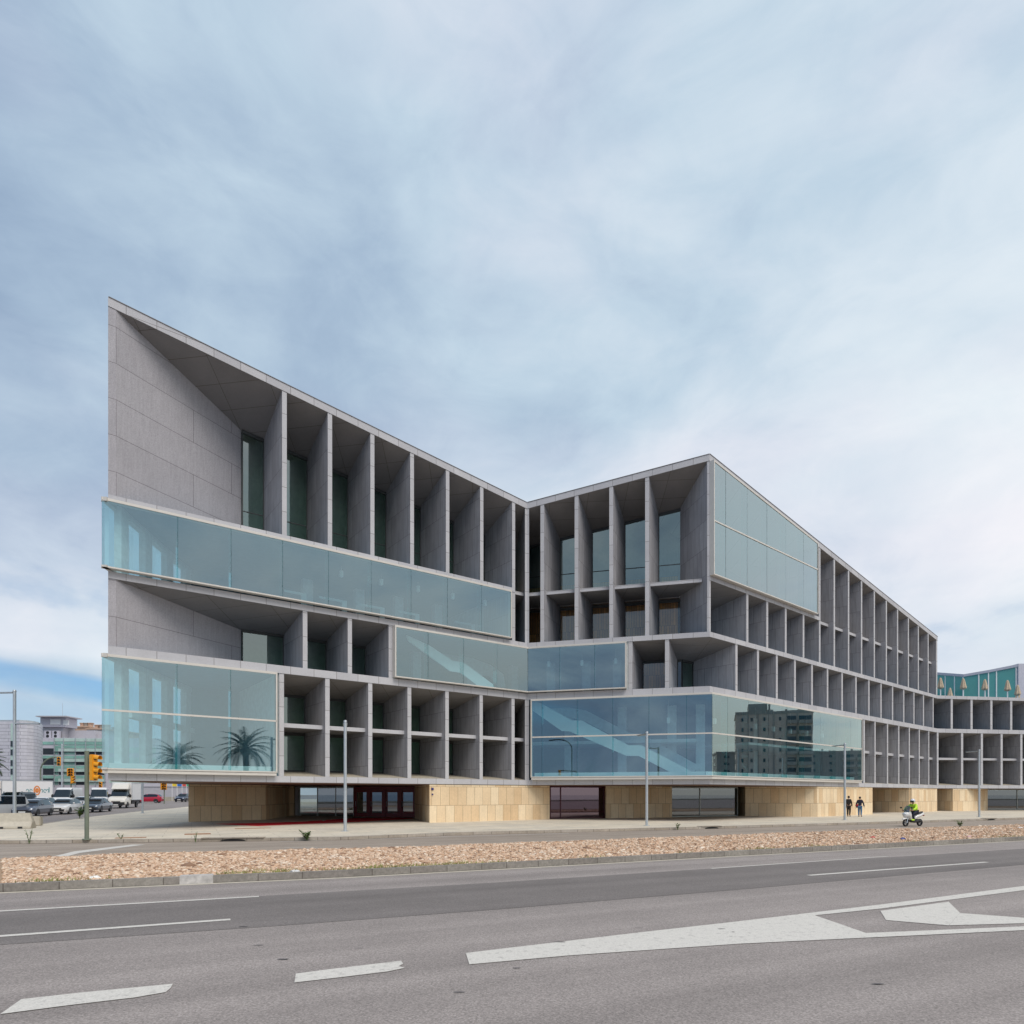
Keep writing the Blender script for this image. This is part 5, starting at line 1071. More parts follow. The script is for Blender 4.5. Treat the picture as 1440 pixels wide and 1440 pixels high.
def box_truck(px, y, lab, heading, cargo, blen, bh, logo=False):
    x = at(px, y); g, cx_ = vehicle('box_truck', lab, 'truck', (x, y, gz(x, y) - .012), Vector(heading).normalized(), 'cream', 'truck'); x0 = 2.15 - cx_
    bx_ = MB().hexa([(x0, -1.08, .95), (x0 + blen, -1.08, .95), (x0 + blen, 1.08, .95), (x0, 1.08, .95), (x0, -1.08, bh), (x0 + blen, -1.08, bh), (x0 + blen, 1.08, bh), (x0, 1.08, bh)]).build('cargo_box', M[cargo], g, bevel=.03)
    mb = MB()
    for yy in (-1.09, 1.09):
        for zz in (.97, bh - .03): mb.box((x0 + blen / 2, yy, zz), (blen, .04, .07))
        for xx in (x0, x0 + blen): mb.box((xx, yy, (bh + .95) / 2), (.06, .05, bh - .95))
    mb.build('box_edging', M['metalgrey'], g)
    MB().hexa([(x0 - 1.0, -.9, 2.22), (x0 - .02, -.98, 2.22), (x0 - .02, .98, 2.22), (x0 - 1.0, .9, 2.22), (x0 - .45, -.8, bh - .25), (x0 - .02, -.9, bh - .05), (x0 - .02, .9, bh - .05), (x0 - .45, .8, bh - .25)]).build('wind_deflector', P_['cream'], g, bevel=.08)
    MB().box((x0 + blen / 2, 0, .78), (blen, .9, .26)).box((x0 + 1.0, 0, .62), (.8, 1.8, .3)).box((x0 + blen - .1, 0, .55), (.12, 1.9, .14)).build('chassis', M['cardark'], g)
    MB().box((-cx_ + .06, 0, .55), (.16, 1.8, .32)).build('bumper', M['cardark'], g)
    if logo:
        mb = MB()
        K = 26
        for s in (1,):
            c = (x0 + blen * .68, -1.105 * s, 2.1)
            def ring(cx, cz, rx, rz, w, a0, a1, mi):
                pts = []
                for j in range(K): a = lerp(a0, a1, j / (K - 1)); pts.append((cx + rx * math.cos(a), c[1], cz + rz * math.sin(a)))
                for j in range(K): a = lerp(a0, a1, j / (K - 1)); pts.append((cx + (rx - w) * math.cos(a), c[1], cz + (rz - w) * math.sin(a)))
                mb.add(pts, [(j, j + 1, K + j + 1, K + j) for j in range(K - 1)], mi)
            ring(c[0], c[2], .36, .60, .14, 0, 2 * PI * .995, 0); ring(c[0], c[2], .20, .30, .19, 0, 2 * PI * .995, 0)
            for k, dx in enumerate((-.98, -.62, .48, .82, 1.1)): ring(c[0] + dx, c[2] - .05, .15, .24, .07, 0 if k % 2 else -1.2, 5.6 if k % 2 else 3.0, 1)
            mb.hexa([(c[0] + 1.22, c[1] - .01, 1.85), (c[0] + 1.30, c[1] - .01, 1.85), (c[0] + 1.30, c[1] + .005, 1.85), (c[0] + 1.22, c[1] + .005, 1.85), (c[0] + 1.22, c[1] - .01, 2.5), (c[0] + 1.30, c[1] - .01, 2.5), (c[0] + 1.30, c[1] + .005, 2.5), (c[0] + 1.22, c[1] + .005, 2.5)], 1)
        mb.build('emblem', [simple('logo_orange', (.75, .25, .06), .5), simple('logo_teal', (.12, .32, .34), .5)], bx_)
    return g
box_truck(174, 80, 'white box truck with a black bumper under the corner of the building', (.24, -.97), 'whitemetal', 3.6, 3.05)
box_truck(10, 82, 'white box truck with an orange and teal emblem on its side', (-.72, -.69), 'whitemetal', 5.2, 3.35, True)

# ------------------------------------------------------------------ buildings beyond the side street
BG = 'buildings beyond the side street'
# grey clad building with a rounded end
Y1 = 150.0; zb = 1.0; zt = zat(1014.5, Y1); o_ = (at(30, Y1), Y1, zb)
g = thing('office_building', 'pale grey aluminium clad building with a rounded end, cut off by the left frame edge', 'building', o_)
xl = at(-260, Y1); poly = [(xl, Y1 + 1)] + [(at(p, Y1 + d), Y1 + d) for p, d in ((27, 0), (38, .9), (47, 2.3), (54, 4.5), (58, 8), (60, 12), (59.5, 16), (55, 21))] + [(xl, Y1 + 22)]
MB().prism(poly, zb - 2, zt).build('wall', M['cladding'], g, o_, smooth=.5)
MB().prism([(p[0] * 1.0, p[1]) for p in poly], zt, zt + .35).build('roof', M['metalgrey'], g, o_)
sx = at(18, Y1)
MB().box((sx, Y1 + .3, (zb + zt) / 2 + 1), (.75, .9, zt - zb - 3)).build('green_glass_strip', M['green_light'], g, o_)
for py in (1046, 1058, 1073, 1085): MB().box((sx, Y1 - .2, zat(py, Y1)), (.6, .2, 1.3)).build('window', M['darkwin'], g, o_)
# green glass office
Y2 = 185.0; zt2 = zat(1037.5, Y2); o_ = (at(110, Y2), Y2, zb); g = thing('glass_office', 'green glass office building with dark window bands and a grey rooftop plant room', 'building', o_)
x0, x1 = at(59, Y2), at(216, Y2)
MB().prism([(x0, Y2), (x1, Y2 + 2), (x1, Y2 + 25), (x0, Y2 + 25)], zb - 2, zt2).build('wall', M['render_lilac'], g, o_)
def fbox(xa, xb, ya, yb, dy, mat, name, Y=Y2, th=.25):
    a, b = at(xa, Y), at(xb, Y); za, zb_ = zat(yb, Y), zat(ya, Y); k = (2.0 / (x1 - x0))
    return MB().hexa([(a, Y + (a - x0) * k - dy, za), (b, Y + (b - x0) * k - dy, za), (b, Y + (b - x0) * k + th, za), (a, Y + (a - x0) * k + th, za), (a, Y + (a - x0) * k - dy, zb_), (b, Y + (b - x0) * k - dy, zb_), (b, Y + (b - x0) * k + th, zb_), (a, Y + (a - x0) * k + th, zb_)]).build(name, M[mat], g, o_)
fbox(76, 144, 1038.2, 1042.5, .10, 'green_light', 'spandrel'); fbox(60, 144, 1043, 1047, .12, 'green_glass', 'spandrel')
for i, y in enumerate((1048.5, 1063, 1077, 1091)):
    if i != 0: fbox(60, 76, y - .5, y + 3.6, .12, 'green_glass', 'spandrel')
    fbox(60.5, 76, y + 3.8, y + 12.5, .05, 'darkwin', 'window'); fbox(76.5, 81, y + .2, y + 12.5, .05, 'green_glass', 'window')
    fbox(81, 144, y + 3.8, y + 8, .05, 'green_light', 'spandrel'); fbox(81, 144, y - .5, y + 3.5, .10, 'green_glass', 'spandrel'); fbox(82, 88, y + 8.4, y + 12.6, .04, 'darkwin', 'window'); fbox(89, 104, y + 8.4, y + 12.6, .04, 'green_glass', 'window'); fbox(105, 118, y + 8.4, y + 12.6, .04, 'darkwin', 'window'); fbox(119, 144, y + 8.4, y + 12.6, .04, 'green_light' if i % 2 else 'darkwin', 'window')
    fbox(76, 146, y + 8.05, y + 8.35, .55, 'metalgrey', 'sunshade')
    fbox(150, 214, y + 2, y + 10, .05, 'green_light', 'window')
for x in (76, 88.5, 104.5, 118.5, 131.5, 144.5): fbox(x, x + .7, 1037, 1105, .35, 'metalgrey', 'mullion')
rb = MB(); rb.box((at(78, Y2 + 6), Y2 + 6, zt2 + 1.7), (4.2 * 1.9, 5, 3.4)).box((at(110, Y2 + 8), Y2 + 8, zt2 + 1.3), (13, 5, 2.6)); rb.box((at(130, Y2 + 9), Y2 + 9, zt2 + .9), (10, 5, 1.8)); rb.build('rooftop_room', M['render_grey'], g, o_)
MB().box((at(83, Y2 + 5), Y2 + 5, zt2 + 4.6), (7.2, 5, 2.6)).build('rooftop_room', M['render_lilac'], g, o_); MB().box((at(83.5, Y2 + 4), Y2 + 4, zt2 + 6.1), (8.6, 7, .28)).build('roof_canopy', M['render_grey'], g, o_)
MB().box((at(78, Y2 + 2.4), Y2 + 2.4, zt2 + 4.7), (2.9, .1, 1.5)).box((at(93, Y2 + 2.4), Y2 + 2.4, zt2 + 4.5), (1.6, .1, 1.4)).build('louvre_panel', M['whitemetal'], g, o_)
for x in (68.5, 79.5):
    c = (at(x, Y2 + 2.5), Y2 + 2.5, zt2 + 1.15); a_ = MB().box(c, (1.9, .9, 2.1)).build('air_conditioner', M['render_lilac'], g, o_, bevel=.05)
    for dz in (-.5, .5): MB().tube([(c[0], c[1] - .45, c[2] + dz), (c[0], c[1] - .52, c[2] + dz)], .42, 14).build('fan', M['cardark'], a_, o_)
MB().tube([(at(88, Y2 + 3), Y2 + 3, zt2 + 6), (at(88, Y2 + 3), Y2 + 3, zt2 + 10)], .05, 6).build('antenna', M['metalgrey'], g, o_)
# terracotta houses behind
for i, (xa, xb, yt, Y, mt, lab) in enumerate(((122, 147, 1026, 240, 'render_grey', 'grey flat roofed house with chimneys behind the green glass office'), (132, 172, 1029, 262, 'terracotta', 'terracotta coloured apartment block, partly behind the glass corner'), (103, 122, 1023, 250, 'terracotta', 'terracotta rooftop behind the grey plant room'), (58, 70, 1019, 258, 'terracotta', 'terracotta roof corner showing between the clad building and the plant room'))):
    xA, xB = at(xa, Y), at(xb, Y); zt_3 = zat(yt, Y); og = ((xA + xB) / 2, Y, 1); g = thing('house', lab, 'building', og)
    MB().prism([(xA, Y), (xB, Y), (xB, Y + 14), (xA, Y + 14)], -1, zt_3).build('wall', M[mt], g, og)
    MB().prism([(xA - .4, Y - .4), (xB + .4, Y - .4), (xB + .4, Y + 14), (xA - .4, Y + 14)], zt_3, zt_3 + .5).build('roof', M['terracotta'], g, og)
    for k in range(3):
        cx_ = lerp(xA, xB, .2 + .3 * k); c = MB().box((cx_, Y + 4, zt_3 + 1.1), (1.3, 1.3, 1.5)).box((cx_, Y + 4, zt_3 + 2.0), (1.7, 1.7, .3)).build('chimney', M['terracotta' if k != 1 else 'balcony'], g, og)
        for dz in (3, 6, 9): MB().box((cx_, Y - .03, zt_3 - dz), (1.5, .12, 1.3)).build('window', M['darkwin'], g, og)
# low grey wall and little flags seen under the overhang
Yw = 128; og = (at(230, Yw), Yw, 1); o = MB().box((at(252, Yw), Yw, zat(1115.5, Yw)), (19, .4, 2.9)).box((at(252, Yw), Yw - .02, zat(1106, Yw)), (19.4, .6, .12)).build('boundary_wall', M['render_grey'], origin=og); tag(o, 'plain grey wall seen beneath the overhang behind the red car', 'wall')
o = MB().box((at(238, 122), 122, zat(1127.5, 122) + .45), (24, .4, .9)).build('low_wall', M['sill'], origin=(at(238, 122), 122, 1)); tag(o, 'low sand coloured wall at the far side of the street, beside the red car', 'wall')
for i, (px, c, lab) in enumerate(((242, (.75, .55, .05), 'yellow'), (249, (.03, .15, .5), 'blue'), (256, (.6, .08, .06), 'red'), (262, (.05, .35, .2), 'green'))):
    y = 121; x = at(px, y); g = thing('flag', '%s flag on a thin pole just under the overhang, left of the sandstone pier' % lab, 'flag', (x, y, 0.9), 0, 'flags beyond the side street')
    MB().tube([(0, 0, 0), (0, 0, 3.6)], .04, 6).build('pole', M['whitemetal'], g); MB().hexa([(0, -.01, 2.7), (.8, .06, 2.65), (.8, .08, 2.65), (0, .01, 2.7), (0, -.01, 3.5), (.8, .1, 3.4), (.8, .12, 3.4), (0, .01, 3.5)]).build('flag_cloth', simple('flag_%s' % lab, c, .8), g)

# ------------------------------------------------------------------ the surroundings mirrored in the glazing (behind and beside the camera)
def apartment(name, label, c, w, d, h, rz, floors, bays, mat):
    g = thing(name, label, 'building', c, rz)
    MB().box((0, 0, h / 2), (w, d, h)).build('wall', M[mat], g); MB().box((0, 0, h + .4), (w + .4, d + .4, .8)).box((w * .18, 0, h + 2), (w * .3, d * .5, 3)).build('roof', M['balcony'], g)
    fh = (h - 1.5) / floors
    for k in range(3): MB().tube([(-w / 2 + w * (.12 + .2 * k), -d * .3, h), (-w / 2 + w * (.12 + .2 * k), -d * .3, h + 1.6)], .5, 10).build('water_tank', M['balcony'], g)
    for b in range(1, bays): MB().box((-w / 2 + b * w / bays, -d / 2 - .06, h / 2), (.35, .3, h - .2)).build('pilaster', M['balcony'], g)
    for f in range(floors):
        z = 1.5 + f * fh + fh * .5
        for face in (-1,):
            for b in range(bays):
                x = -w / 2 + (b + .5) * w / bays
                wide = b < 2
                if wide: MB().box((x, -d / 2 - .55, z - fh * .35), (w / bays * .9, 1.1, fh * .34)).build('balcony', M['balcony'], g)
                MB().box((x, -d / 2 - .02, z + .05), (w / bays * (.78 if wide else .16), .14, fh * (.46 if wide else .34))).build('window', M['darkwin'], g)
        MB().box((-w / 2 - .02, 0, z), (.14, d * .5, fh * .40)).build('window', M['darkwin'], g)
        MB().box((w / 2 + .02, 0, z), (.14, d * .5, fh * .40)).build('window', M['darkwin'], g)
    return g
apartment('apartment_building', 'brown apartment tower mirrored in the lower glass box past its corner', (168, 82.5, 0), 20, 16, 24.5, math.radians(-90 + 8), 8, 6, 'brickflat')
apartment('apartment_building', 'long low grey block mirrored right of the apartment tower', (260, 110, 0), 60, 16, 19, math.radians(-90 + 2), 6, 9, 'balcony')
def palm(x, y, th, R, label, seed):
    random.seed(seed); g = thing('palm_tree', label, 'palm tree', (x, y, 0), random.random() * 6, 'palm trees mirrored in the corner glass box')
    MB().tube([(0, 0, 0), (.1, 0, th * .5), (.05, 0, th)], [.42, .30, .34], 12).ball((.05, 0, th), .62, 10, 8, sc=(1, 1, .9)).build('trunk', M['bark'], g)
    mb = MB()
    for k in range(58):
        a = 2.399 * k + random.uniform(-.2, .2); el = lerp(1.45, -.25, (k / 58) ** .9) + random.uniform(-.12, .12); l = R * random.uniform(.85, 1.08); pts = []; p = Vector((0, 0, th + .2)); e = el
        for s in range(9): pts.append(p.copy()); p = p + Vector((math.cos(a) * math.cos(e), math.sin(a) * math.cos(e), math.sin(e))) * l / 8; e -= .17
        mb.tube(pts, [.035 * (1 - s / 10) for s in range(9)], 4, cap=False); side = Vector((-math.sin(a), math.cos(a), 0))
        for s in range(1, 8):
            for q in (0, .5):
                c = pts[s].lerp(pts[s + 1], q); fw = (pts[s + 1] - pts[s]).normalized(); ll = .62 * math.sin(PI * min(1, (s + q + .6) / 9)) + .08
                for sg in (-1, 1): tip = c + (side * sg * .75 + fw * .6 + Vector((0, 0, -.15))) * ll; mb.add([c - fw * .07, c + fw * .09, tip], [(0, 1, 2)])
    mb.build('crown', M['frond'], g)
palm(20.6, 8.6, 7.3, 4.0, 'date palm on the road side, mirrored large in the corner glass box', 3)
palm(24.5, -5.5, 6.4, 4.0, 'date palm farther back, mirrored small beside the larger palm', 8)
palm(at(-27, 60), 60, 4.7, 2.3, 'palm tree whose fronds just enter at the left frame edge', 5)
random.seed(21)
g = thing('street_lamp', 'tall curved dark street lamp mirrored in the lower glass box by the fold', 'street lamp', (-22, -6, 0))
MB().tube([(0, 0, 0), (0, 0, 9.6)] + [(-2.6 * (1 - math.cos(a)), 0, 9.6 + 1.6 * math.sin(a)) for a in np.linspace(.2, PI / 2, 8)] + [(-3.4, 0, 11.2)], .09, 10).build('pole', M['cardark'], g); MB().box((-3.7, 0, 11.15), (.9, .3, .16)).build('luminaire', M['cardark'], g)
g = thing('traffic_light', 'overhanging traffic light mirrored in the lower glass box by the fold', 'traffic light', (-21, -7, 0)); MB().tube([(0, 0, 0), (0, 0, 5.0), (-.8, 0, 5.9), (-3.6, 0, 6.1)], .09, 10).build('pole', M['polegreen'], g); signal_head(g, (-3.7, 0, 5.7), math.radians(90), 3, 1.2)

# ------------------------------------------------------------------ people
def skin_mesh(name, joints, edges, mat, parent, sub=2, extra=None):
    """one continuous surface grown round a skeleton: joints = [(x, y, z, radius)]"""
    me = bpy.data.meshes.new(name); me.from_pydata([j[:3] for j in joints], edges, []); o = bpy.data.objects.new(name, me); COL.objects.link(o)
    m = o.modifiers.new('skin', 'SKIN'); m.use_smooth_shade = True
    if not me.skin_vertices: pass
    for sv, j in zip(me.skin_vertices[0].data, joints): sv.radius = (j[3], j[4] if len(j) > 4 else j[3])
    me.skin_vertices[0].data[0].use_root = True
    s = o.modifiers.new('sub', 'SUBSURF'); s.levels = sub; s.render_levels = sub
    dg = bpy.context.evaluated_depsgraph_get(); nm = bpy.data.meshes.new_from_object(o.evaluated_get(dg)); nm.name = name
    o.modifiers.clear(); o.data = nm; bpy.data.meshes.remove(me)
    nm.materials.clear(); nm.materials.append(mat)
    for p in nm.polygons: p.use_smooth = True; p.material_index = 0
    if extra:
        bm = bmesh.new(); bm.from_mesh(nm); extra(bm); bm.to_mesh(nm); bm.free()
    o.parent = parent; return o
def blob(bm, c, r, sc):
    bmesh.ops.create_uvsphere(bm, u_segments=8, v_segments=6, radius=r, matrix=Matrix.Translation(c) @ Matrix.Diagonal((*sc, 1)))
def body_skel(j):
    names = list(j); idx = {n: i for i, n in enumerate(names)}; return [j[n] for n in names], idx
def standing(label, loc, rz, top, legs, hair, stride, arm_l, arm_r, height=1.76, wide=1.0, group=None):
    """walks towards local +y"""
    g = thing('person', label, 'person', loc, rz, group); k = height / 1.76; s = stride; W = wide
    def S(d): return {n: (v[0] * k * W, v[1] * k, v[2] * k, *[q * k for q in v[3:]]) for n, v in d.items()}
    J = S({'pelvis': (0, 0, .95, .135, .10), 'waist': (0, 0, 1.10, .125, .09), 'chest': (0, .01, 1.32, .155, .105), 'neck0': (0, 0, 1.47, .07), 'neck': (0, .01, 1.53, .052), 'head': (0, .02, 1.63, .082, .095), 'crown': (0, .015, 1.70, .066, .075),
           'lsh': (-.17, 0, 1.42, .058), 'lel': (-.25 + arm_l[0], arm_l[1], 1.14, .042), 'lwr': (-.27 + arm_l[2], arm_l[3], .89, .028), 'lha': (-.27 + arm_l[2], arm_l[3] + .02, .81, .036, .02), 'rsh': (.17, 0, 1.42, .058), 'rel': (.25 + arm_r[0], arm_r[1], 1.14, .042), 'rwr': (.27 + arm_r[2], arm_r[3], .89, .028), 'rha': (.27 + arm_r[2], arm_r[3] + .02, .81, .036, .02),
           'lhip': (-.09, 0, .88, .095), 'lkn': (-.10, .5 * s + .04, .50, .062), 'lan': (-.10, s - .02, .09, .040), 'lfo': (-.11, s + .13, .045, .038, .03), 'rhip': (.09, 0, .88, .095), 'rkn': (.10, -.35 * s + .06, .50, .062), 'ran': (.10, -s, .11, .040), 'rfo': (.11, -s + .14, .05, .038, .03)})
    L_, ix = body_skel(J); E = [(ix[a], ix[b]) for a, b in (('pelvis', 'waist'), ('waist', 'chest'), ('chest', 'neck0'), ('neck0', 'neck'), ('neck', 'head'), ('head', 'crown'), ('chest', 'lsh'), ('lsh', 'lel'), ('lel', 'lwr'), ('lwr', 'lha'), ('chest', 'rsh'), ('rsh', 'rel'), ('rel', 'rwr'), ('rwr', 'rha'), ('pelvis', 'lhip'), ('lhip', 'lkn'), ('lkn', 'lan'), ('lan', 'lfo'), ('pelvis', 'rhip'), ('rhip', 'rkn'), ('rkn', 'ran'), ('ran', 'rfo'))]
    def feats(bm):
        z = 1.625 * k; blob(bm, (0, .115 * k, z - .01), .016 * k, (1, 1.4, 1.6)); blob(bm, (-.086 * k, .01, z), .025 * k, (.4, .8, 1.2)); blob(bm, (.086 * k, .01, z), .025 * k, (.4, .8, 1.2)); blob(bm, (0, .10 * k, z - .05 * k), .02 * k, (1.2, .5, .4))
        for sd, h in ((-1, J['lha']), (1, J['rha'])):
            for f in range(4): blob(bm, (h[0] + sd * .002, h[1] - .024 * k + f * .016 * k, h[2] - (.075 - abs(f - 1.4) * .008) * k), .010 * k, (.9, .9, 3.6))
            blob(bm, (h[0] - sd * .02 * k, h[1] + .035 * k, h[2] - .02 * k), .011 * k, (1, 1.2, 2.6))
    skin_mesh('body', L_, E, M['skin'], g, 2, feats)
    def sub(names, grow, mat, nm, lv=2):
        jj = [tuple([*J[n][:3], *[r + grow for r in J[n][3:]]]) for n in names]; ed = [(names.index([m for m in ix if ix[m] == a][0]), names.index([m for m in ix if ix[m] == b][0])) for a, b in E if [m for m in ix if ix[m] == a][0] in names and [m for m in ix if ix[m] == b][0] in names]
        return skin_mesh(nm, jj, ed, mat, g, lv)
    J['pelvis_'] = J['pelvis']
    sub(['waist', 'pelvis', 'chest', 'neck0', 'lsh', 'lel', 'lwr', 'rsh', 'rel', 'rwr'], .022 * k, M[top], 'jacket'); sub(['pelvis', 'lhip', 'lkn', 'lan', 'rhip', 'rkn', 'ran'], .018 * k, M[legs], 'trousers')
    mb = MB()
    for a, f in (('lan', 'lfo'), ('ran', 'rfo')): q = J[f]; mb.ball((q[0], q[1] - .04 * k, q[2]), .075 * k, 10, 6, sc=(.72, 1.9, .68))
    mb.build('shoes', M['leather'], g, smooth=1.2)
    c = J['head']; MB().ball((c[0], c[1] - .025 * k, c[2] + .035 * k), .108 * k, 14, 10, sc=(.90, 1.0, 1.05), zmin=-.55).build('hair', M[hair], g, smooth=1.5)
    return g, k
WK = math.atan2(.763, .647)  # rotates +y to the wing direction
q = ground(1193.5, 1148.2, SW); g, k = standing('person in a black suit walking away beside the last street lamp before the dark recess', q, -math.radians(38), 'cloth_black', 'cloth_black', 'hair', .10, (.035, -.02, .06, .03), (-.02, .03, -.02, .08), 1.80, .95, 'people walking on the pavement')
MB().tube([(0, .01, 1.50 * k), (0, .01, 1.545 * k)], .066 * k, 12).build('collar', M['whitemetal'], g, smooth=1)
q = ground(1209.3, 1148.4, SW); g, k = standing('person in a navy jumper and blue jeans walking away with a red shoulder bag', q, -math.radians(38), 'cloth_navy', 'denim', 'hair', .03, (-.03, -.02, -.06, .0), (.03, .03, .06, .06), 1.74, .97, 'people walking on the pavement')
bg = thing('shoulder_bag', 'red and black shoulder bag at the left hip of the person in jeans', 'bag', (q.x, q.y, q.z), -math.radians(38))
MB().box((-.20, -.05, .98), (.12, .30, .20)).build('bag_body', M['red_bag'], bg, bevel=.03); MB().box((-.21, -.05, .84), (.13, .32, .12)).build('bag_base', M['leather'], bg, bevel=.03)
MB().tube([(-.20, -.05, 1.08), (-.10, -.16, 1.30), (.14, -.04, 1.50)], .012, 6).build('strap', M['leather'], bg)

# ------------------------------------------------------------------ scooter and rider (nose points to local -x)
q = ground(1283.5, 1162, 0); ang = math.atan2(-.40, -.92) + PI
g = thing('motor_scooter', 'white motor scooter with a dark windscreen riding along the far carriageway', 'scooter', q, ang)
wh = .24
for x, nm in ((-.68, 'f'), (.66, 'r')):
    mb = MB(); K = 20; prof = [(wh * .66, -.05), (wh * .92, -.06), (wh, -.03), (wh, .03), (wh * .92, .06), (wh * .66, .05)]; vs = []
    for rr, oo in prof:
        for j in range(K): a = 2 * PI * j / K; vs.append((x + rr * math.cos(a), oo, wh + rr * math.sin(a)))
    mb.add(vs, [(a * K + j, a * K + (j + 1) % K, ((a + 1) % 6) * K + (j + 1) % K, ((a + 1) % 6) * K + j) for a in range(6) for j in range(K)]); t = mb.build('wheel', M['tyre'], g, smooth=.7)
    mb = MB().tube([(x, -.04, wh), (x, .04, wh)], .06, 10)
    for j in range(5): a = 2 * PI * j / 5; mb.tube([(x, 0, wh), (x + math.cos(a) * wh * .68, 0, wh + math.sin(a) * wh * .68)], .016, 6)
    mb.build('rim', M['rim'], t)
MB().tube([(-.68, .10, wh), (-.60, .09, .55), (-.50, .05, .82)], .03, 8).tube([(-.68, -.10, wh), (-.60, -.09, .55), (-.50, -.05, .82)], .03, 8).build('fork', M['metalgrey'], g)
def scoop(st, mat, nm):
    mb = MB(); K = 12; vs = []
    for x, z, hw, hh in st:
        for j in range(K): a = 2 * PI * j / K; vs.append((x + .0, hw * math.cos(a), z + hh * math.sin(a)))
    mb.add(vs, [(a * K + j, (a + 1) * K + j, (a + 1) * K + (j + 1) % K, a * K + (j + 1) % K) for a in range(len(st) - 1) for j in range(K)] + [tuple(range(K))[::-1], tuple((len(st) - 1) * K + j for j in range(K))]); return mb.build(nm, mat, g, smooth=1.0)
W_ = P_['white']
scoop([(-.98, .46, .03, .03), (-.90, .49, .08, .06), (-.68, .53, .10, .06), (-.46, .50, .08, .05), (-.40, .46, .03, .03)], W_, 'mudguard')
scoop([(-.84, .70, .05, .06), (-.76, .74, .16, .16), (-.58, .80, .22, .24), (-.42, .76, .23, .30), (-.30, .66, .17, .30), (-.22, .56, .08, .18)], W_, 'front_fairing')
scoop([(-.34, .38, .12, .08), (-.1, .32, .17, .07), (.2, .32, .17, .08), (.4, .36, .14, .12)], M['cardark'], 'footboard')
scoop([(.10, .50, .10, .12), (.25, .62, .17, .14), (.55, .70, .19, .14), (.85, .78, .15, .11), (1.0, .84, .06, .05)], W_, 'rear_fairing')
scoop([(.0, .78, .10, .04), (.15, .80, .16, .06), (.5, .83, .17, .06), (.8, .90, .14, .06), (.92, .94, .06, .03)], M['leather'], 'saddle')
scoop([(.42, .36, .11, .12), (.62, .34, .13, .12), (.80, .34, .09, .08)], M['cardark'], 'engine'); MB().tube([(.35, .16, .26), (.75, .18, .30), (.98, .18, .36)], .05, 10).build('exhaust', M['metalgrey'], g)
MB().ball((-.80, 0, .80), .12, 12, 8, sc=(.6, 1.2, .8)).build('headlight', M['headlight'], g, smooth=1)
mb = MB(); vs = []
for z, x, hw in ((.90, -.72, .18), (1.05, -.68, .22), (1.22, -.60, .20), (1.34, -.53, .12)):
    for j in range(7): a = lerp(-1, 1, j / 6); vs.append((x + .10 * a * a, hw * a, z))
mb.add(vs, [(r * 7 + j, r * 7 + j + 1, r * 7 + 8 + j, r * 7 + 7 + j) for r in range(3) for j in range(6)]); mb.build('windscreen', glass('smoked_screen', (.12, .12, .16), 1.0, .15), g)
MB().tube([(-.50, -.34, 1.02), (-.56, -.15, .98), (-.56, .15, .98), (-.50, .34, 1.02)], .018, 8).build('handlebar', M['cardark'], g)
for s in (-1, 1): MB().tube([(-.54, s * .25, 1.0), (-.60, s * .34, 1.18)], .008, 6).ball((-.62, s * .36, 1.21), .06, 8, 6, sc=(.4, 1.3, .9)).build('mirror', M['cardark'], g)
MB().box((1.0, 0, .70), (.05, .16, .07)).build('tail_light', M['taillight'], g)
r = thing('person', 'scooter rider in a hi vis yellow jacket, dark trousers and a pale grey helmet', 'person', q, ang)
J = {'pelvis': (.22, 0, .96, .15, .13), 'waist': (.18, 0, 1.10, .14, .12), 'chest': (.10, 0, 1.30, .17, .13), 'neck0': (.05, 0, 1.43, .08), 'neck': (.03, 0, 1.50, .055), 'head': (.0, 0, 1.60, .09), 'crown': (.0, 0, 1.67, .07),
     'lsh': (.08, -.19, 1.38, .062), 'lel': (-.14, -.31, 1.17, .046), 'lwr': (-.42, -.33, 1.06, .032), 'lha': (-.50, -.33, 1.05, .035), 'rsh': (.08, .19, 1.38, .062), 'rel': (-.14, .31, 1.17, .046), 'rwr': (-.42, .33, 1.06, .032), 'rha': (-.50, .33, 1.05, .035),
     'lhip': (.16, -.11, .93, .10), 'lkn': (-.22, -.17, .82, .07), 'lan': (-.12, -.14, .46, .048), 'lfo': (-.26, -.15, .41, .04), 'rhip': (.16, .11, .93, .10), 'rkn': (-.22, .17, .82, .07), 'ran': (-.12, .14, .46, .048), 'rfo': (-.26, .15, .41, .04)}
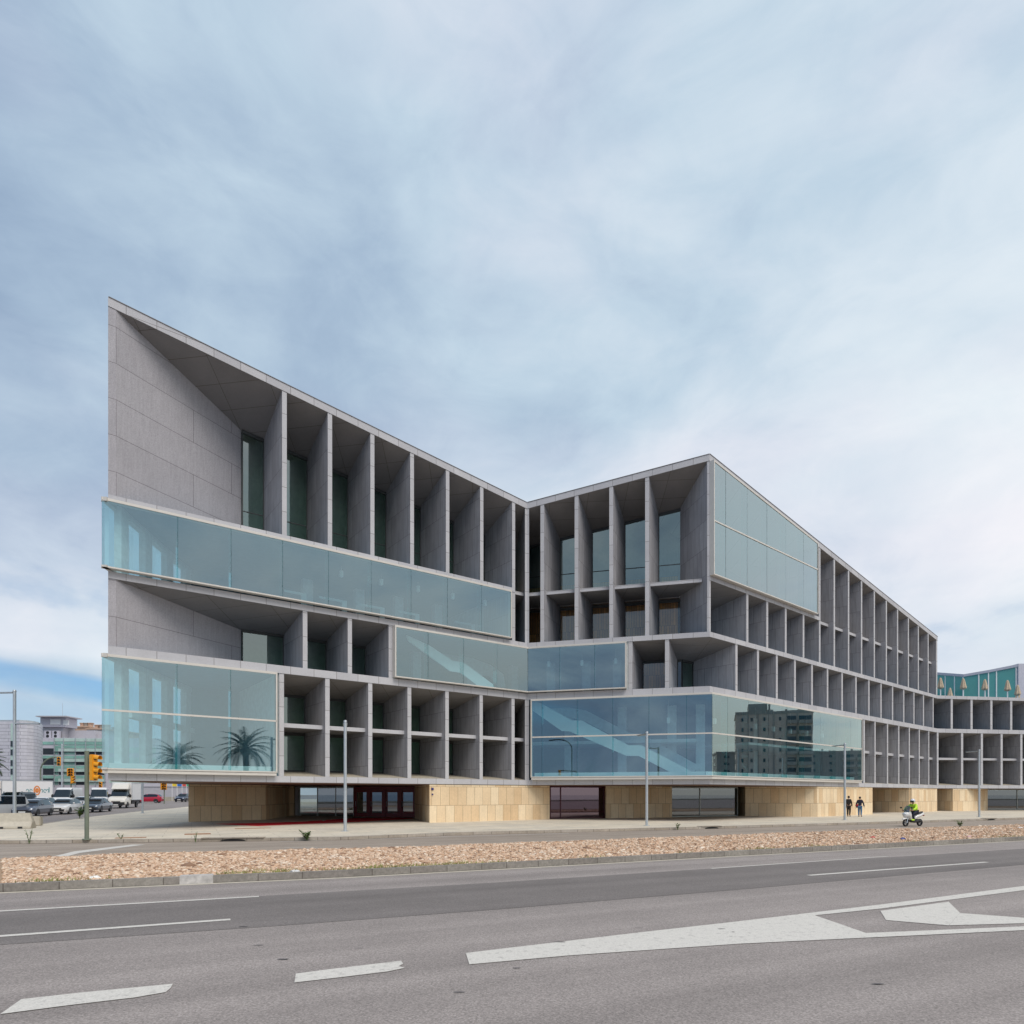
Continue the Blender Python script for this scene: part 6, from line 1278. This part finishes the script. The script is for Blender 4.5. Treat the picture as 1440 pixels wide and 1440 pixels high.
EE = (('pelvis', 'waist'), ('waist', 'chest'), ('chest', 'neck0'), ('neck0', 'neck'), ('neck', 'head'), ('head', 'crown'), ('chest', 'lsh'), ('lsh', 'lel'), ('lel', 'lwr'), ('lwr', 'lha'), ('chest', 'rsh'), ('rsh', 'rel'), ('rel', 'rwr'), ('rwr', 'rha'), ('pelvis', 'lhip'), ('lhip', 'lkn'), ('lkn', 'lan'), ('lan', 'lfo'), ('pelvis', 'rhip'), ('rhip', 'rkn'), ('rkn', 'ran'), ('ran', 'rfo'))
def part_of(names, grow, mat, nm, extra=None):
    return skin_mesh(nm, [tuple([*J[n][:3], *[v + grow for v in J[n][3:]]]) for n in names], [(names.index(a), names.index(b)) for a, b in EE if a in names and b in names], mat, r, 2, extra)
def rider_feats(bm):
    blob(bm, (-.10, 0, 1.585), .018, (1.4, 1, 1.6)); blob(bm, (-.085, 0, 1.54), .02, (.5, 1.2, .4))
    for s in (-1, 1):
        for f in range(4): blob(bm, (-.535, s * (.30 + .018 * f), 1.03), .012, (1.6, .9, 2.2))
        blob(bm, (-.50, s * .285, 1.035), .013, (1.2, 2.0, 1.2))
part_of(list(J), 0, M['skin'], 'body', rider_feats)
part_of(['waist', 'pelvis', 'chest', 'neck0', 'lsh', 'lel', 'lwr', 'rsh', 'rel', 'rwr'], .03, M['hivis'], 'jacket'); part_of(['pelvis', 'lhip', 'lkn', 'lan', 'rhip', 'rkn', 'ran'], .018, M['cloth_navy'], 'trousers')
mb = MB()
for s in (-1, 1): mb.ball((-.19, s * .15, .42), .10, 10, 6, sc=(1.5, .65, .6))
mb.build('shoes', M['hivis'], r, smooth=1); MB().tube([(.175, 0, 1.12), (.16, 0, 1.17)], .185, 18).build('reflective_band', M['reflect'], r, smooth=1)
h_ = MB().ball((.005, 0, 1.645), .148, 18, 12, sc=(1.08, .95, 1.0), zmin=-.62).build('helmet', simple('helmet_grey', (.62, .64, .70), .25, coat=.6), r, smooth=1.2)
mb = MB(); vs = []
for z in (1.55, 1.60, 1.66):
    for j in range(9): a = lerp(-1.1, 1.1, j / 8); vs.append((-.165 * math.cos(a) + .005, .150 * math.sin(a), z))
mb.add(vs, [(k_ * 9 + j, k_ * 9 + j + 1, k_ * 9 + 10 + j, k_ * 9 + 9 + j) for k_ in range(2) for j in range(8)]); mb.build('visor', M['lens'], h_)
